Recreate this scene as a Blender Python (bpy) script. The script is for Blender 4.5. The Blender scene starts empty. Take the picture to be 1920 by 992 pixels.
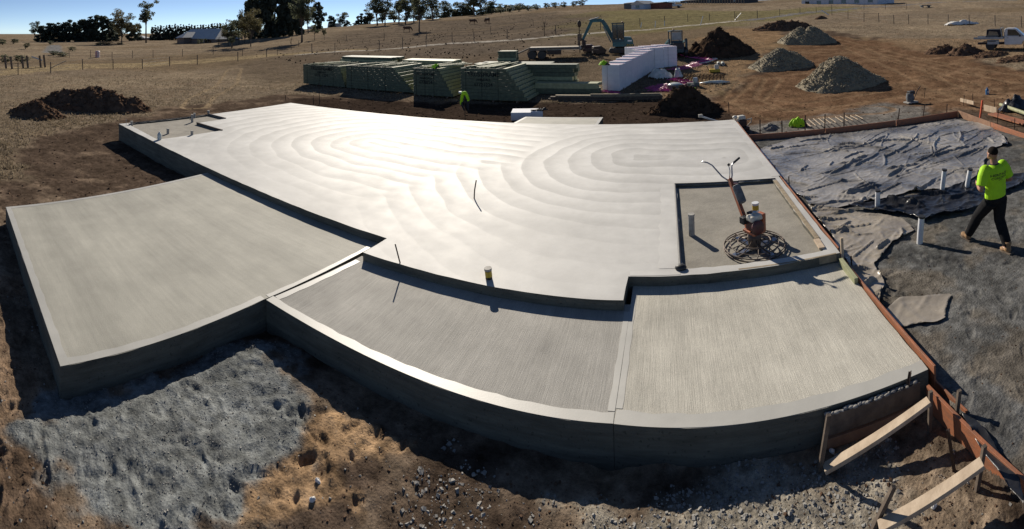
import bpy, bmesh, math, random
import numpy as np
from mathutils import Vector, Matrix
from mathutils.geometry import tessellate_polygon
from mathutils.bvhtree import BVHTree
R = math.radians
random.seed(7)
SC = bpy.context.scene
COL = SC.collection

# ------------------------------------------------------------ camera: a phone panorama (cylinder), a man's height above a vehicle roof
F, XC, YH, PIT, ROL = 867.666, 1248.671, 37.355, 0.00385, 0.02488
cd = bpy.data.cameras.new('camera')
cd.type = 'PANO'
cd.panorama_type = 'CENTRAL_CYLINDRICAL'
cd.central_cylindrical_range_u_min = (0 - XC) / F
cd.central_cylindrical_range_u_max = (1920 - XC) / F
cd.central_cylindrical_range_v_min = -(992 - YH) / F
cd.central_cylindrical_range_v_max = YH / F
cd.central_cylindrical_radius = 1.0
cd.clip_start = 0.05
cd.clip_end = 20000
cam = bpy.data.objects.new('camera', cd)
COL.objects.link(cam)
cam.matrix_world = Matrix.Rotation(ROL, 4, 'Y') @ Matrix.Rotation(PIT, 4, 'X') @ Matrix.Rotation(R(90), 4, 'X')
SC.camera = cam

# ------------------------------------------------------------ daylight
SUN_AZ, SUN_EL = R(-31.0), R(28.5)          # azimuth from +Y towards +X
w = bpy.data.worlds.new('World')
SC.world = w
w.use_nodes = True
nt = w.node_tree
sky = nt.nodes.new('ShaderNodeTexSky')
sky.sky_type = 'NISHITA'
sky.sun_disc = False
sky.sun_elevation = SUN_EL
sky.sun_rotation = SUN_AZ
sky.altitude = 2500
sky.air_density = 0.5
sky.dust_density = 0.0
sky.ozone_density = 1.0
bg = nt.nodes['Background']
bg.inputs['Strength'].default_value = 0.078
nt.links.new(sky.outputs[0], bg.inputs['Color'])
sd = bpy.data.lights.new('sun', 'SUN')
sd.energy = 4.6
sd.angle = R(0.53)
sd.color = (1.0, 0.91, 0.78)
sun = bpy.data.objects.new('sun', sd)
COL.objects.link(sun)
dv = Vector((math.sin(SUN_AZ) * math.cos(SUN_EL), math.cos(SUN_AZ) * math.cos(SUN_EL), math.sin(SUN_EL)))
sun.rotation_euler = dv.to_track_quat('Z', 'Y').to_euler()
SC.view_settings.view_transform = 'Standard'
SC.view_settings.look = 'None'
SC.view_settings.gamma = 1.0
SC.view_settings.use_curve_mapping = False
SC.view_settings.exposure = 0.35
SC.cycles.use_denoising = True
SC.cycles.max_bounces = 6
SC.cycles.transparent_max_bounces = 8

# ------------------------------------------------------------ survey: from a sighting in the picture to a place on the land
def ray(x, y):
    th = (x - XC) / F
    t = -(y - YH) / F
    a, b, c = math.sin(th), math.cos(th), t
    cp, sp = math.cos(PIT), math.sin(PIT)
    a, b, c = a, cp * b - sp * c, sp * b + cp * c
    cr, sr = math.cos(ROL), math.sin(ROL)
    return Vector((cr * a + sr * c, b, -sr * a + cr * c))
def at(x, y, z):
    v = ray(x, y)
    return v * (z / v.z)

TX = np.array([-2500, 0, 350, 500, 680, 900, 1040, 1300, 1920, 2600, 3300.0])
T24 = np.array([-4.3, -4.35, -4.25, -4.2, -4.2, -4.2, -4.15, -4.1, -4.1, -4.1, -4.3])
T60 = np.array([-4.3, -4.5, -4.4, -3.9, -3.1, -2.2, -1.5, -1.2, -1.1, -2.5, -4.3])
T220 = np.array([-4.3, -4.6, -4.4, -1.2, 1.6, 5.3, 8.8, 9.2, 9.4, 4.0, -4.3])
def hnoise(xi, yi, seed):
    n = (xi.astype(np.int64) * 374761393 + yi.astype(np.int64) * 668265263 + seed * 974634777) & 0xffffffff
    n = ((n ^ (n >> 13)) * 1274126177) & 0xffffffff
    n = ((n ^ (n >> 16)) * 2246822519) & 0xffffffff
    return ((n ^ (n >> 15)) & 0xffff) / 65535.0
def vnoise(x, y, seed=0):
    xi = np.floor(x); yi = np.floor(y)
    fx = x - xi; fy = y - yi
    fx = fx * fx * fx * (fx * (fx * 6 - 15) + 10); fy = fy * fy * fy * (fy * (fy * 6 - 15) + 10)
    a = hnoise(xi, yi, seed); b = hnoise(xi + 1, yi, seed); c = hnoise(xi, yi + 1, seed); d = hnoise(xi + 1, yi + 1, seed)
    return (a + (b - a) * fx) * (1 - fy) + (c + (d - c) * fx) * fy - 0.5
def fbm(x, y, octv=4, seed=0, gain=0.5):
    s = 0; a = 1.0
    c, n = math.cos(0.6), math.sin(0.6)
    for o in range(octv):
        s = s + a * vnoise(x, y, seed + o * 17)
        x, y = (c * x - n * y) * 2.03 + 3.1, (n * x + c * y) * 2.03 - 1.7
        a *= gain
    return s
def sstep(a, b, x):
    t = np.clip((x - a) / (b - a), 0, 1)
    return t * t * (3 - 2 * t)
def zbase(X, Y):
    """height of the land without its small relief"""
    X = np.asarray(X, float); Y = np.asarray(Y, float)
    r = np.hypot(X, Y) + 1e-6
    px = XC + F * np.arctan2(X, Y)
    z24 = np.interp(px, TX, T24); z60 = np.interp(px, TX, T60); z220 = np.interp(px, TX, T220)
    z = z24 + (z60 - z24) * np.clip((r - 24) / 36, 0, 1) + (z220 - z60) * np.clip((r - 60) / 160, 0, 1)
    z = z - np.clip(r - 330, 0, 4000) * 0.004
    near = 1 - sstep(9.5, 16, r)
    z = z * (1 - near) + near * np.where(X > 2.6, -4.1, -4.14)
    # the sand bed on the right is levelled inside its boards
    pad = sstep(2.62, 2.70, X) * (1 - sstep(10.55, 10.75, X + (Y - 15) * -0.07)) * (1 - sstep(15.15, 15.4, Y + 0.05 * (X - 2.6)))
    z = z * (1 - pad) + pad * -4.0
    return z
def G(x, y, dz=0.0):
    """where the sight line through a picture point meets the land"""
    v = ray(x, y)
    d = math.hypot(v.x, v.y)
    lo = 2.5
    prev = lo
    r = lo
    while r < 1500:
        p = v * (r / d)
        if p.z <= float(zbase(p.x, p.y)) + dz:
            break
        prev = r
        r *= 1.02
    a, b = prev, r
    for _ in range(30):
        m = (a + b) / 2
        p = v * (m / d)
        if p.z <= float(zbase(p.x, p.y)) + dz:
            b = m
        else:
            a = m
    return v * (b / d)
def mpp(p):
    return math.hypot(p.x, p.y) / F

# ------------------------------------------------------------ materials
MATS = {}
def mat(name, c1, c2=None, rough=0.8, scale=4.0, bump=0.0, bscale=None, metal=0.0, spec=0.5, detail=6, stretch=None, lo=0.35, hi=0.65, coat=0.0, alpha=1.0, trans=0.0, rvar=0.0, sss=None):
    if name in MATS:
        return MATS[name]
    m = bpy.data.materials.new(name)
    m.use_nodes = True
    t = m.node_tree; N = t.nodes; L = t.links
    b = N['Principled BSDF']
    b.inputs['Roughness'].default_value = rough
    b.inputs['Metallic'].default_value = metal
    b.inputs['Specular IOR Level'].default_value = spec
    b.inputs['Coat Weight'].default_value = coat
    b.inputs['Alpha'].default_value = alpha
    b.inputs['Transmission Weight'].default_value = trans
    if c2 is None:
        c2 = tuple(x * 0.75 for x in c1)
    tc = N.new('ShaderNodeTexCoord')
    mp = N.new('ShaderNodeMapping')
    L.new(tc.outputs['Object'], mp.inputs['Vector'])
    if stretch:
        mp.inputs['Scale'].default_value = stretch
    nz = N.new('ShaderNodeTexNoise')
    nz.inputs['Scale'].default_value = scale
    nz.inputs['Detail'].default_value = detail
    nz.inputs['Roughness'].default_value = 0.6
    L.new(mp.outputs[0], nz.inputs['Vector'])
    cr = N.new('ShaderNodeValToRGB')
    cr.color_ramp.elements[0].position = lo
    cr.color_ramp.elements[1].position = hi
    cr.color_ramp.elements[0].color = (*c2, 1)
    cr.color_ramp.elements[1].color = (*c1, 1)
    L.new(nz.outputs['Fac'], cr.inputs['Fac'])
    L.new(cr.outputs['Color'], b.inputs['Base Color'])
    if rvar:
        mr = N.new('ShaderNodeMapRange')
        mr.inputs['To Min'].default_value = max(0.02, rough - rvar)
        mr.inputs['To Max'].default_value = min(1, rough + rvar)
        L.new(nz.outputs['Fac'], mr.inputs['Value'])
        L.new(mr.outputs[0], b.inputs['Roughness'])
    if bump:
        n2 = N.new('ShaderNodeTexNoise')
        n2.inputs['Scale'].default_value = bscale or scale * 4
        n2.inputs['Detail'].default_value = 5
        L.new(mp.outputs[0], n2.inputs['Vector'])
        bp = N.new('ShaderNodeBump')
        bp.inputs['Strength'].default_value = 1.0
        bp.inputs['Distance'].default_value = bump
        L.new(n2.outputs['Fac'], bp.inputs['Height'])
        L.new(bp.outputs[0], b.inputs['Normal'])
    MATS[name] = m
    return m

# ------------------------------------------------------------ building blocks
class MB:
    def __init__(s):
        s.v = []; s.f = []
    def add(s, vs, fs):
        n = len(s.v)
        s.v += [tuple(p) for p in vs]
        s.f += [tuple(i + n for i in f) for f in fs]
        return s
    def box(s, c, d, rot=None, taper=1.0):
        x, y, z = d[0] / 2, d[1] / 2, d[2] / 2
        t = taper
        P = [(-x, -y, -z), (x, -y, -z), (x, y, -z), (-x, y, -z), (-x * t, -y * t, z), (x * t, -y * t, z), (x * t, y * t, z), (-x * t, y * t, z)]
        c = Vector(c)
        P = [(rot @ Vector(p) if rot else Vector(p)) + c for p in P]
        return s.add(P, [(3, 2, 1, 0), (4, 5, 6, 7), (0, 1, 5, 4), (1, 2, 6, 5), (2, 3, 7, 6), (3, 0, 4, 7)])
    def beam(s, p0, p1, wd, h, up=(0, 0, 1)):
        p0 = Vector(p0); p1 = Vector(p1); d = (p1 - p0)
        y = d.normalized(); u = Vector(up)
        if abs(y.dot(u)) > 0.98:
            u = Vector((1, 0, 0))
        x = y.cross(u).normalized(); z = x.cross(y)
        return s.box((p0 + p1) / 2, (wd, d.length, h), Matrix((x, y, z)).transposed())
    def tube(s, pts, rad, n=8, cap=True, flat=1.0):
        pts = [Vector(p) for p in pts]
        if not isinstance(rad, (list, tuple)):
            rad = [rad] * len(pts)
        vs = []; fs = []
        ref = None
        for i, p in enumerate(pts):
            t = (pts[min(i + 1, len(pts) - 1)] - pts[max(i - 1, 0)]).normalized()
            if ref is None:
                ref = Vector((0, 0, 1)) if abs(t.z) < 0.9 else Vector((1, 0, 0))
            a = (ref - t * ref.dot(t)).normalized(); b = t.cross(a)
            ref = a
            for k in range(n):
                q = 2 * math.pi * k / n
                vs.append(p + (a * math.cos(q) * flat + b * math.sin(q)) * rad[i])
        for i in range(len(pts) - 1):
            for k in range(n):
                k2 = (k + 1) % n
                fs.append((i * n + k, i * n + k2, (i + 1) * n + k2, (i + 1) * n + k))
        if cap:
            fs.append(tuple(reversed(range(n)))); m = (len(pts) - 1) * n
            fs.append(tuple(m + k for k in range(n)))
        return s.add(vs, fs)
    def ring(s, c, rad, r, n=32, m=6, ell=1.0):
        vs = []; fs = []
        for i in range(n):
            a = 2 * math.pi * i / n
            for k in range(m):
                q = 2 * math.pi * k / m
                rr = rad + r * math.cos(q)
                vs.append((c[0] + rr * math.cos(a), c[1] + rr * math.sin(a) * ell, c[2] + r * math.sin(q)))
        for i in range(n):
            for k in range(m):
                fs.append((i * m + k, ((i + 1) % n) * m + k, ((i + 1) % n) * m + (k + 1) % m, i * m + (k + 1) % m))
        return s.add(vs, fs)
    def lathe(s, prof, n=16, c=(0, 0, 0), axis='z'):
        vs = []; fs = []
        for (r, z) in prof:
            for k in range(n):
                q = 2 * math.pi * k / n
                x, y = r * math.cos(q), r * math.sin(q)
                p = (x, y, z) if axis == 'z' else ((z, x, y) if axis == 'x' else (x, z, -y))
                vs.append((p[0] + c[0], p[1] + c[1], p[2] + c[2]))
        for i in range(len(prof) - 1):
            for k in range(n):
                k2 = (k + 1) % n
                fs.append((i * n + k, i * n + k2, (i + 1) * n + k2, (i + 1) * n + k))
        fs.append(tuple(reversed(range(n)))); m = (len(prof) - 1) * n
        fs.append(tuple(m + k for k in range(n)))
        return s.add(vs, fs)
    def ell(s, c, r, n=12, m=8, rot=None):
        vs = []; fs = []
        c = Vector(c)
        for i in range(m + 1):
            a = math.pi * i / m
            for k in range(n):
                q = 2 * math.pi * k / n
                p = Vector((r[0] * math.sin(a) * math.cos(q), r[1] * math.sin(a) * math.sin(q), r[2] * math.cos(a)))
                vs.append((rot @ p if rot else p) + c)
        for i in range(m):
            for k in range(n):
                k2 = (k + 1) % n
                fs.append((i * n + k, (i + 1) * n + k, (i + 1) * n + k2, i * n + k2))
        return s.add(vs, fs)
    def prism(s, poly, z0, z1, M=None):
        """poly: list of (x, y); extruded along z (or carried by M)"""
        n = len(poly)
        P = [Vector((x, y, z0)) for x, y in poly] + [Vector((x, y, z1)) for x, y in poly]
        if M is not None:
            P = [M @ p for p in P]
        fs = []
        for t in tessellate_polygon([[Vector((x, y, 0)) for x, y in poly]]):
            fs.append(t); fs.append(tuple(n + i for i in reversed(t)))
        for i in range(n):
            fs.append((i, (i + 1) % n, n + (i + 1) % n, n + i))
        return s.add(P, fs)
    def build(s, name, m, parent=None, smooth=False, bevel=0.0, loc=None, fix=True):
        me = bpy.data.meshes.new(name)
        me.from_pydata([tuple(p) for p in s.v], [], s.f)
        if fix:
            bm = bmesh.new(); bm.from_mesh(me)
            bmesh.ops.recalc_face_normals(bm, faces=bm.faces)
            bm.to_mesh(me); bm.free()
        me.materials.append(m)
        if smooth:
            me.polygons.foreach_set('use_smooth', [True] * len(me.polygons))
            if smooth == 'auto':
                try:
                    me.set_sharp_from_angle(angle=R(35))
                except Exception:
                    pass
        o = bpy.data.objects.new(name, me)
        COL.objects.link(o)
        if parent is not None:
            o.parent = parent
        if loc is not None:
            o.location = loc
        if bevel:
            b = o.modifiers.new('bevel', 'BEVEL'); b.width = bevel; b.segments = 2; b.limit_method = 'ANGLE'; b.angle_limit = R(40)
        return o
def tag(o, label=None, cat=None, group=None, kind=None):
    if label: o['label'] = label
    if cat: o['category'] = cat
    if group: o['group'] = group
    if kind: o['kind'] = kind
    return o
def thing(name, label, cat, loc=(0, 0, 0), rotz=0.0, group=None):
    o = bpy.data.objects.new(name, None)
    COL.objects.link(o)
    o.location = loc
    o.rotation_euler = (0, 0, rotz)
    o.empty_display_size = 0.2
    return tag(o, label, cat, group)
def copy_tree(o, parent=None):
    c = o.copy(); COL.objects.link(c); c.parent = parent
    for ch in o.children:
        copy_tree(ch, c)
    return c
ORD = ['first', 'second', 'third', 'fourth', 'fifth', 'sixth', 'seventh', 'eighth', 'ninth', 'tenth', 'eleventh', 'twelfth', 'thirteenth', 'fourteenth', 'fifteenth', 'sixteenth', 'seventeenth', 'eighteenth', 'nineteenth', 'twentieth', 'twenty-first', 'twenty-second', 'twenty-third', 'twenty-fourth', 'twenty-fifth', 'twenty-sixth', 'twenty-seventh', 'twenty-eighth', 'twenty-ninth', 'thirtieth']
def mesh_np(name, V, Fq, m, smooth=True):
    """large meshes from numpy arrays, all faces with the same number of corners"""
    me = bpy.data.meshes.new(name)
    k = Fq.shape[1]
    me.vertices.add(len(V)); me.vertices.foreach_set('co', np.ascontiguousarray(V, dtype=np.float32).ravel())
    me.loops.add(Fq.size); me.loops.foreach_set('vertex_index', np.ascontiguousarray(Fq, dtype=np.int32).ravel())
    me.polygons.add(len(Fq)); me.polygons.foreach_set('loop_start', np.arange(0, Fq.size, k, dtype=np.int32))
    me.polygons.foreach_set('use_smooth', np.full(len(Fq), bool(smooth)))
    me.update(calc_edges=True)
    me.materials.append(m)
    o = bpy.data.objects.new(name, me)
    COL.objects.link(o)
    return o
# ============================================================ THE LAND
def W(pts):
    return [((p[0], p[1]) if len(p) == 3 else tuple(G(*p).xy)) for p in pts]     # (x, y, 'w') is already a place
def pdist(poly, X, Y):
    """signed distance to a closed polygon, inside positive"""
    d = np.full(X.shape, 1e9); ins = np.zeros(X.shape, bool)
    n = len(poly)
    for i in range(n):
        ax, ay = poly[i]; bx, by = poly[(i + 1) % n]
        ex, ey = bx - ax, by - ay
        L2 = ex * ex + ey * ey + 1e-12
        t = np.clip(((X - ax) * ex + (Y - ay) * ey) / L2, 0, 1)
        d = np.minimum(d, np.hypot(X - ax - t * ex, Y - ay - t * ey))
        if ay != by:
            c = ((ay > Y) != (by > Y)) & (X < (bx - ax) * (Y - ay) / (by - ay) + ax)
            ins ^= c
    return np.where(ins, d, -d)
def ldist(line, X, Y):
    d = np.full(X.shape, 1e9)
    for (ax, ay), (bx, by) in zip(line[:-1], line[1:]):
        ex, ey = bx - ax, by - ay
        t = np.clip(((X - ax) * ex + (Y - ay) * ey) / (ex * ex + ey * ey + 1e-12), 0, 1)
        d = np.minimum(d, np.hypot(X - ax - t * ex, Y - ay - t * ey))
    return d

SLAB = [(-17.22, 7.02), (-17.03, 16.1), (2.45, 17.02), (2.58, 6.78), (-0.64, 6.74), (-0.66, 6.16), (-4.75, 6.08), (-4.71, 6.72)]
GAR = [(-10.12, 1.47), (-10.56, 6.98), (-4.90, 6.74), (-5.13, 4.29), (-5.22, 1.39)]
VERA = [(-5.10, 4.29), (-4.87, 6.20), (-0.575, 6.30), (-0.60, 4.42)]
VERB = [(-0.595, 4.42), (-0.570, 6.86), (2.60, 6.86), (2.60, 4.25)]
PORCH = [(-5.95, 16.4), (-5.83, 18.3), (-2.63, 18.54), (-2.64, 16.6)]

az0, az1 = (0 - XC) / F - 0.03, (1920 - XC) / F + 0.03
azs = np.concatenate([np.linspace(az0, az1, 880), np.linspace(az1, az0 + 2 * math.pi, 90)[1:-1]])
rs = [2.4]
while rs[-1] < 2600:
    r = rs[-1]
    rs.append(r + (0.030 if r < 7 else 0.030 + 0.0085 * (r - 7) if r < 40 else r * 0.0078 if r < 90 else r * 0.03))
rs = np.array([0.05, 0.6, 1.2, 1.8] + rs)
A, RR = np.meshgrid(azs, rs)
X = RR * np.sin(A); Y = RR * np.cos(A)
Z = zbase(X, Y)

def zone(poly, feather, wob=0.3, wsc=1.0, seed=1):
    n = fbm(X / wsc, Y / wsc, 4, seed) * wob * 2
    return sstep(-feather, feather, pdist(W(poly), X, Y) + n)
def lerp(c, col, wgt):
    return c + (np.array(col)[None, None, :] - c) * wgt[..., None]

site = zone([(-14, -14, 'w'), (-13, 3, 'w'), (0, 300), (60, 262), (200, 232), (330, 198), (470, 184), (560, 174), (700, 185), (860, 192), (1000, 192), (1230, 184), (1330, 178), (1385, 150), (1400, 118), (1440, 90), (1400, 62), (1470, 44), (1560, 58), (1700, 80), (1830, 106), (1919, 128), (34, 16, 'w'), (20, -14, 'w')], 0.5, 0.7, 1.5, 3)
darks = zone([(560, 182), (700, 189), (860, 194), (1000, 193), (1240, 186), (1320, 188), (1400, 222), (2.6, 17.2, 'w'), (2.4, 14, 'w'), (-17, 14, 'w')], 0.3, 0.4, 1.0, 5)
redb = zone([(1500, 62), (1640, 78), (1800, 106), (1919, 134), (30, 13, 'w'), (13, 11, 'w'), (1790, 208), (1410, 250), (1345, 200), (1400, 150), (1462, 104), (1480, 80)], 0.6, 0.8, 2.0, 7)
tan_ = zone([(1300, 72), (1370, 52), (1440, 50), (1480, 66), (1440, 92), (1425, 112), (1380, 150), (1330, 175), (1240, 182), (1280, 130), (1390, 110), (1380, 85)], 0.5, 0.7, 1.5, 9)
tan2 = zone([(1640, 72), (1800, 70), (1919, 75), (45, 20, 'w'), (1919, 118), (1760, 98), (1650, 84)], 0.8, 0.8, 2.5, 10)
greyp = zone([(90, 742), (300, 690), (505, 630), (560, 690), (590, 740), (560, 850), (450, 925), (400, 991), (-2.0, 2.2, 'w'), (-3.0, 1.6, 'w'), (240, 991), (190, 930), (60, 850), (40, 790)], 0.13, 0.22, 0.3, 11)
orange = zone([(575, 765), (640, 760), (700, 800), (760, 838), (690, 850), (600, 880), (680, 925), (560, 975), (500, 991), (340, 991), (440, 925), (565, 850)], 0.07, 0.16, 0.35, 13)
redl = zone([(0, 560), (40, 650), (60, 720), (30, 800), (70, 860), (200, 945), (250, 991), (-4, 0, 'w'), (-8, -2, 'w'), (-8, 2.0, 'w')], 0.15, 0.2, 0.5, 15)
pale = zone([(1330, 900), (1450, 880), (1560, 860), (1680, 830), (1730, 870), (1700, 940), (1660, 991), (0.6, 2.6, 'w'), (1000, 991), (1080, 960)], 0.12, 0.25, 0.45, 17)
padz = sstep(2.55, 2.75, X) * (1 - sstep(10.4, 10.7, X)) * (1 - sstep(15.0, 15.3, Y)) * sstep(-6, -5, Y)
greypad = zone([(1600, 205), (1660, 192), (1740, 205), (1740, 222), (1420, 258), (1395, 240)], 0.4, 0.4, 0.8, 19)
green = zone([(1000, 74), (1060, 30), (1130, 19), (1420, 20), (1560, 12), (1640, 14), (1420, 42), (1330, 50), (1160, 62)], 2.5, 2.0, 6, 21)
n1 = fbm(X / 6, Y / 6, 5, 31) ; n2 = fbm(X / 0.7, Y / 0.7, 4, 41); n3 = fbm(X / 30, Y / 30, 4, 51); n4 = fbm(X / 0.13, Y / 0.13, 3, 61)
C = np.zeros(X.shape + (3,))
C[:] = (0.215, 0.170, 0.122)
C = lerp(C, (0.275, 0.218, 0.152), sstep(-0.1, 0.4, n1))
C = lerp(C, (0.165, 0.122, 0.075), sstep(0.05, 0.45, n3) * 0.7)
C = lerp(C, (0.15, 0.105, 0.07), sstep(0.1, 0.45, n2) * 0.55)
C = lerp(C, (0.175, 0.155, 0.075), green * 0.8)
# slope behind the packs: weedy ground, darkened in colour for backlit grass
backlit_slope = zone([(470, 104), (600, 92), (640, 60), (800, 42), (1000, 24), (1120, 30), (1080, 52), (1060, 78), (1000, 108), (860, 120), (560, 125)], 6, 3.0, 9, 22)
C = lerp(C, (0.135, 0.108, 0.082), backlit_slope * (0.6 + 0.4 * sstep(-0.3, 0.2, n1)))
C = lerp(C, (0.13, 0.10, 0.072), zone([(430, 118), (560, 108), (1060, 92), (1260, 70), (1300, 100), (1240, 178), (1000, 190), (560, 172), (470, 150)], 2, 1.5, 4, 26) * 0.75)
# the smoother, yellower paddock strips on the far left and the gravel drive
C = lerp(C, (0.31, 0.24, 0.14), zone([(0, 128), (200, 118), (420, 106), (560, 98), (700, 92), (560, 103), (330, 118), (150, 133), (0, 140)], 1.0, 1.0, 3, 23) * 0.8)
C = lerp(C, (0.19, 0.185, 0.18), zone([(78, 99), (92, 85), (112, 85), (118, 99)], 0.6, 0.3, 2, 24))
soil = np.zeros_like(C); soil[:] = (0.090, 0.065, 0.048)
soil = lerp(soil, (0.14, 0.103, 0.074), sstep(0.0, 0.4, n2 + n1 * 0.6))
soil = lerp(soil, (0.20, 0.145, 0.085), sstep(0.28, 0.5, n1 + 0.35 * n2) * 0.8)
C = C + (soil - C) * site[..., None]
C = lerp(C, (0.25, 0.165, 0.095), tan_ * 0.85)
C = lerp(C, (0.26, 0.175, 0.105), tan2 * 0.7)
C = lerp(C, (0.15, 0.089, 0.053), redb * 0.9)
C = lerp(C, (0.21, 0.135, 0.082), redb * sstep(0.1, 0.4, fbm(X / 3.0, Y / 0.8, 4, 33)) * 0.7)
C = lerp(C, (0.038, 0.027, 0.021), darks * (0.75 + 0.25 * sstep(-0.2, 0.3, n2)))
C = lerp(C, (0.17, 0.168, 0.158), greypad * 0.8)
C = lerp(C, (0.128, 0.127, 0.122), padz)
C = lerp(C, (0.088, 0.088, 0.087), padz * sstep(0.0, 0.35, fbm(X / 1.6, Y / 1.6, 4, 35)) * 0.8)
C = lerp(C, (0.15, 0.125, 0.095), padz * sstep(0.15, 0.4, fbm(X / 0.9, Y / 0.9, 4, 37)) * 0.6)
dust = (1 - sstep(4.2, 5.2, Y)) * (1 - sstep(2.4, 2.7, X)) * sstep(-13, -9, X)
C = lerp(C, (0.215, 0.165, 0.118), dust * sstep(-0.35, 0.25, n2 + 0.5 * n1) * 0.85)
C = lerp(C, (0.185, 0.125, 0.082), redl * (0.5 + 0.3 * sstep(-.2, .3, n2)))
C = lerp(C, (0.29, 0.26, 0.21), pale * (0.55 + 0.45 * sstep(-0.2, 0.2, n2)))
C = lerp(C, (0.44, 0.29, 0.165), orange * (0.65 + 0.35 * sstep(-0.25, 0.15, n2)))
C = lerp(C, (0.20, 0.21, 0.205), greyp)
C = lerp(C, (0.125, 0.132, 0.132), greyp * sstep(0.0, 0.3, n2) * 0.8)
# wheel tracks and the pale farm track across the slope
def track(line, wd, col, amt, seed, gap=None):
    global C
    L = W(line)
    d = ldist(L, X, Y)
    if gap is not None:
        d = np.abs(d - gap / 2)
    wgt = (1 - sstep(wd * 0.6, wd * 1.2, d + fbm(X / 0.8, Y / 0.8, 3, seed) * wd)) * amt
    C = lerp(C, col, wgt)
    return wgt
farm = track([(560, 104), (620, 99), (700, 95), (800, 87), (900, 79), (1000, 71), (1090, 63), (1180, 56), (1300, 46), (1400, 36), (1500, 26)], 0.75, (0.46, 0.42, 0.36), 0.9, 71)
track([(1400, 36), (1500, 26), (1640, 13), (1760, 4), (1900, 0)], 1.6, (0.17, 0.165, 0.17), 0.9, 72)
track([(440, 128), (425, 160), (375, 185), (365, 200)], 0.16, (0.32, 0.24, 0.15), 0.7, 73, 1.5)
ruts = []
for k, l in enumerate([[(1420, 60), (1560, 75), (1700, 110), (1919, 150)], [(1450, 95), (1600, 95), (1750, 125), (1919, 172)], [(1440, 150), (1400, 190), (1500, 200), (1700, 170), (1919, 190)], [(1410, 150), (1385, 185), (1460, 215), (1640, 205)], [(1600, 90), (1700, 130), (1760, 160), (1919, 200)]]):
    ruts.append(track(l, 0.17, (0.205, 0.135, 0.082), 0.75, 80 + k, 1.6))
# relief
rel = 0.05 * fbm(X / 2.5, Y / 2.5, 4, 91) * sstep(8, 20, RR) + 0.35 * fbm(X / 14, Y / 14, 3, 92) * sstep(28, 60, RR)
rough_ = 0.015 * fbm(X / 0.35, Y / 0.35, 4, 93, 0.6)
padf = padz
rel = rel * (1 - padf) + rough_ * (site * 1.0 + 0.5) * (1 - 0.7 * padf) * (1 - 0.25 * greyp)
rel = rel + 0.011 * fbm(X / 0.09, Y / 0.09, 3, 94) * np.clip(1.3 - RR / 14, 0, 1) * (1 - 0.6 * greyp) * (1 - 0.7 * padf)
rel = rel + orange * (0.03 * fbm(X / 0.3, Y / 0.3, 3, 95)) + greyp * 0.018 * fbm(X / 0.55, Y / 0.45, 3, 96) + pale * 0.014 * np.abs(fbm(X / 0.06, Y / 0.06, 2, 97))
rel = rel + greyp * (0.012 * fbm(X / 0.10, Y / 0.10, 3, 197) + 0.03 * np.clip(fbm(X / 0.22, Y / 0.3, 2, 198), 0, 1))
rel = rel + sum(ruts) * -0.03 + farm * 0.02
# footprints and scuffs trodden into the loose sand
rng = np.random.default_rng(5)
def dents(area, count, depth, n_seed, lens=(0.22, 0.32), maxr=12):
    global rel
    idx = np.argwhere((area > 0.6) & (RR < maxr))
    pick = rng.choice(len(idx), count)
    for q in pick:
        i, j = idx[q]
        x0, y0 = X[i, j], Y[i, j]
        a = rng.uniform(0, 6.28); ln = rng.uniform(*lens) / 2; wd = ln * rng.uniform(0.36, 0.5); dp = depth * rng.uniform(0.5, 1.2)
        rad = ln * 1.9
        r0 = math.hypot(x0, y0); t0 = math.atan2(x0, y0)
        i0, i1 = np.searchsorted(rs, [r0 - rad, r0 + rad]); j0, j1 = np.searchsorted(azs[:880], [t0 - rad / r0, t0 + rad / r0])
        sx = X[i0:i1, j0:j1] - x0; sy = Y[i0:i1, j0:j1] - y0
        u = sx * math.cos(a) + sy * math.sin(a); v = -sx * math.sin(a) + sy * math.cos(a)
        e = np.sqrt((u / ln) ** 2 + (v / (wd * (1.0 + 0.25 * u / ln))) ** 2)
        tread = 0.18 * np.sin(u / ln * 15) * (e < 0.9)
        rel[i0:i1, j0:j1] += -dp * (1 - sstep(0.45, 1.12, e)) * (1 + tread) + dp * 0.4 * np.exp(-((e - 1.25) / 0.2) ** 2)
dents(greyp, 210, 0.010, 1)
dents(orange, 36, 0.018, 2, (0.16, 0.34))
dents(redl, 25, 0.025, 3)
dents(padz * (Y < 9) * (X < 7), 150, 0.012, 4)
dents(site * (1 - padz) * (1 - greyp) * (Y < 4) * (RR > 3), 90, 0.014, 6)
# the dug strip along the slab edges, and no earth inside the concrete
for P_ in (SLAB, GAR, VERA, VERB, PORCH):
    d = pdist(P_, X, Y)
    rel = rel - 0.06 * np.exp(-((np.clip(-d, 0, 9)) / 0.28) ** 2) * (X < 2.6) * (1 + 0.5 * fbm(X / 0.4, Y / 0.4, 3, 98))
    Z = np.where(d > 0.16, -4.45, Z); rel = np.where(d > 0.16, 0, rel)
Z = Z + rel
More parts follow.
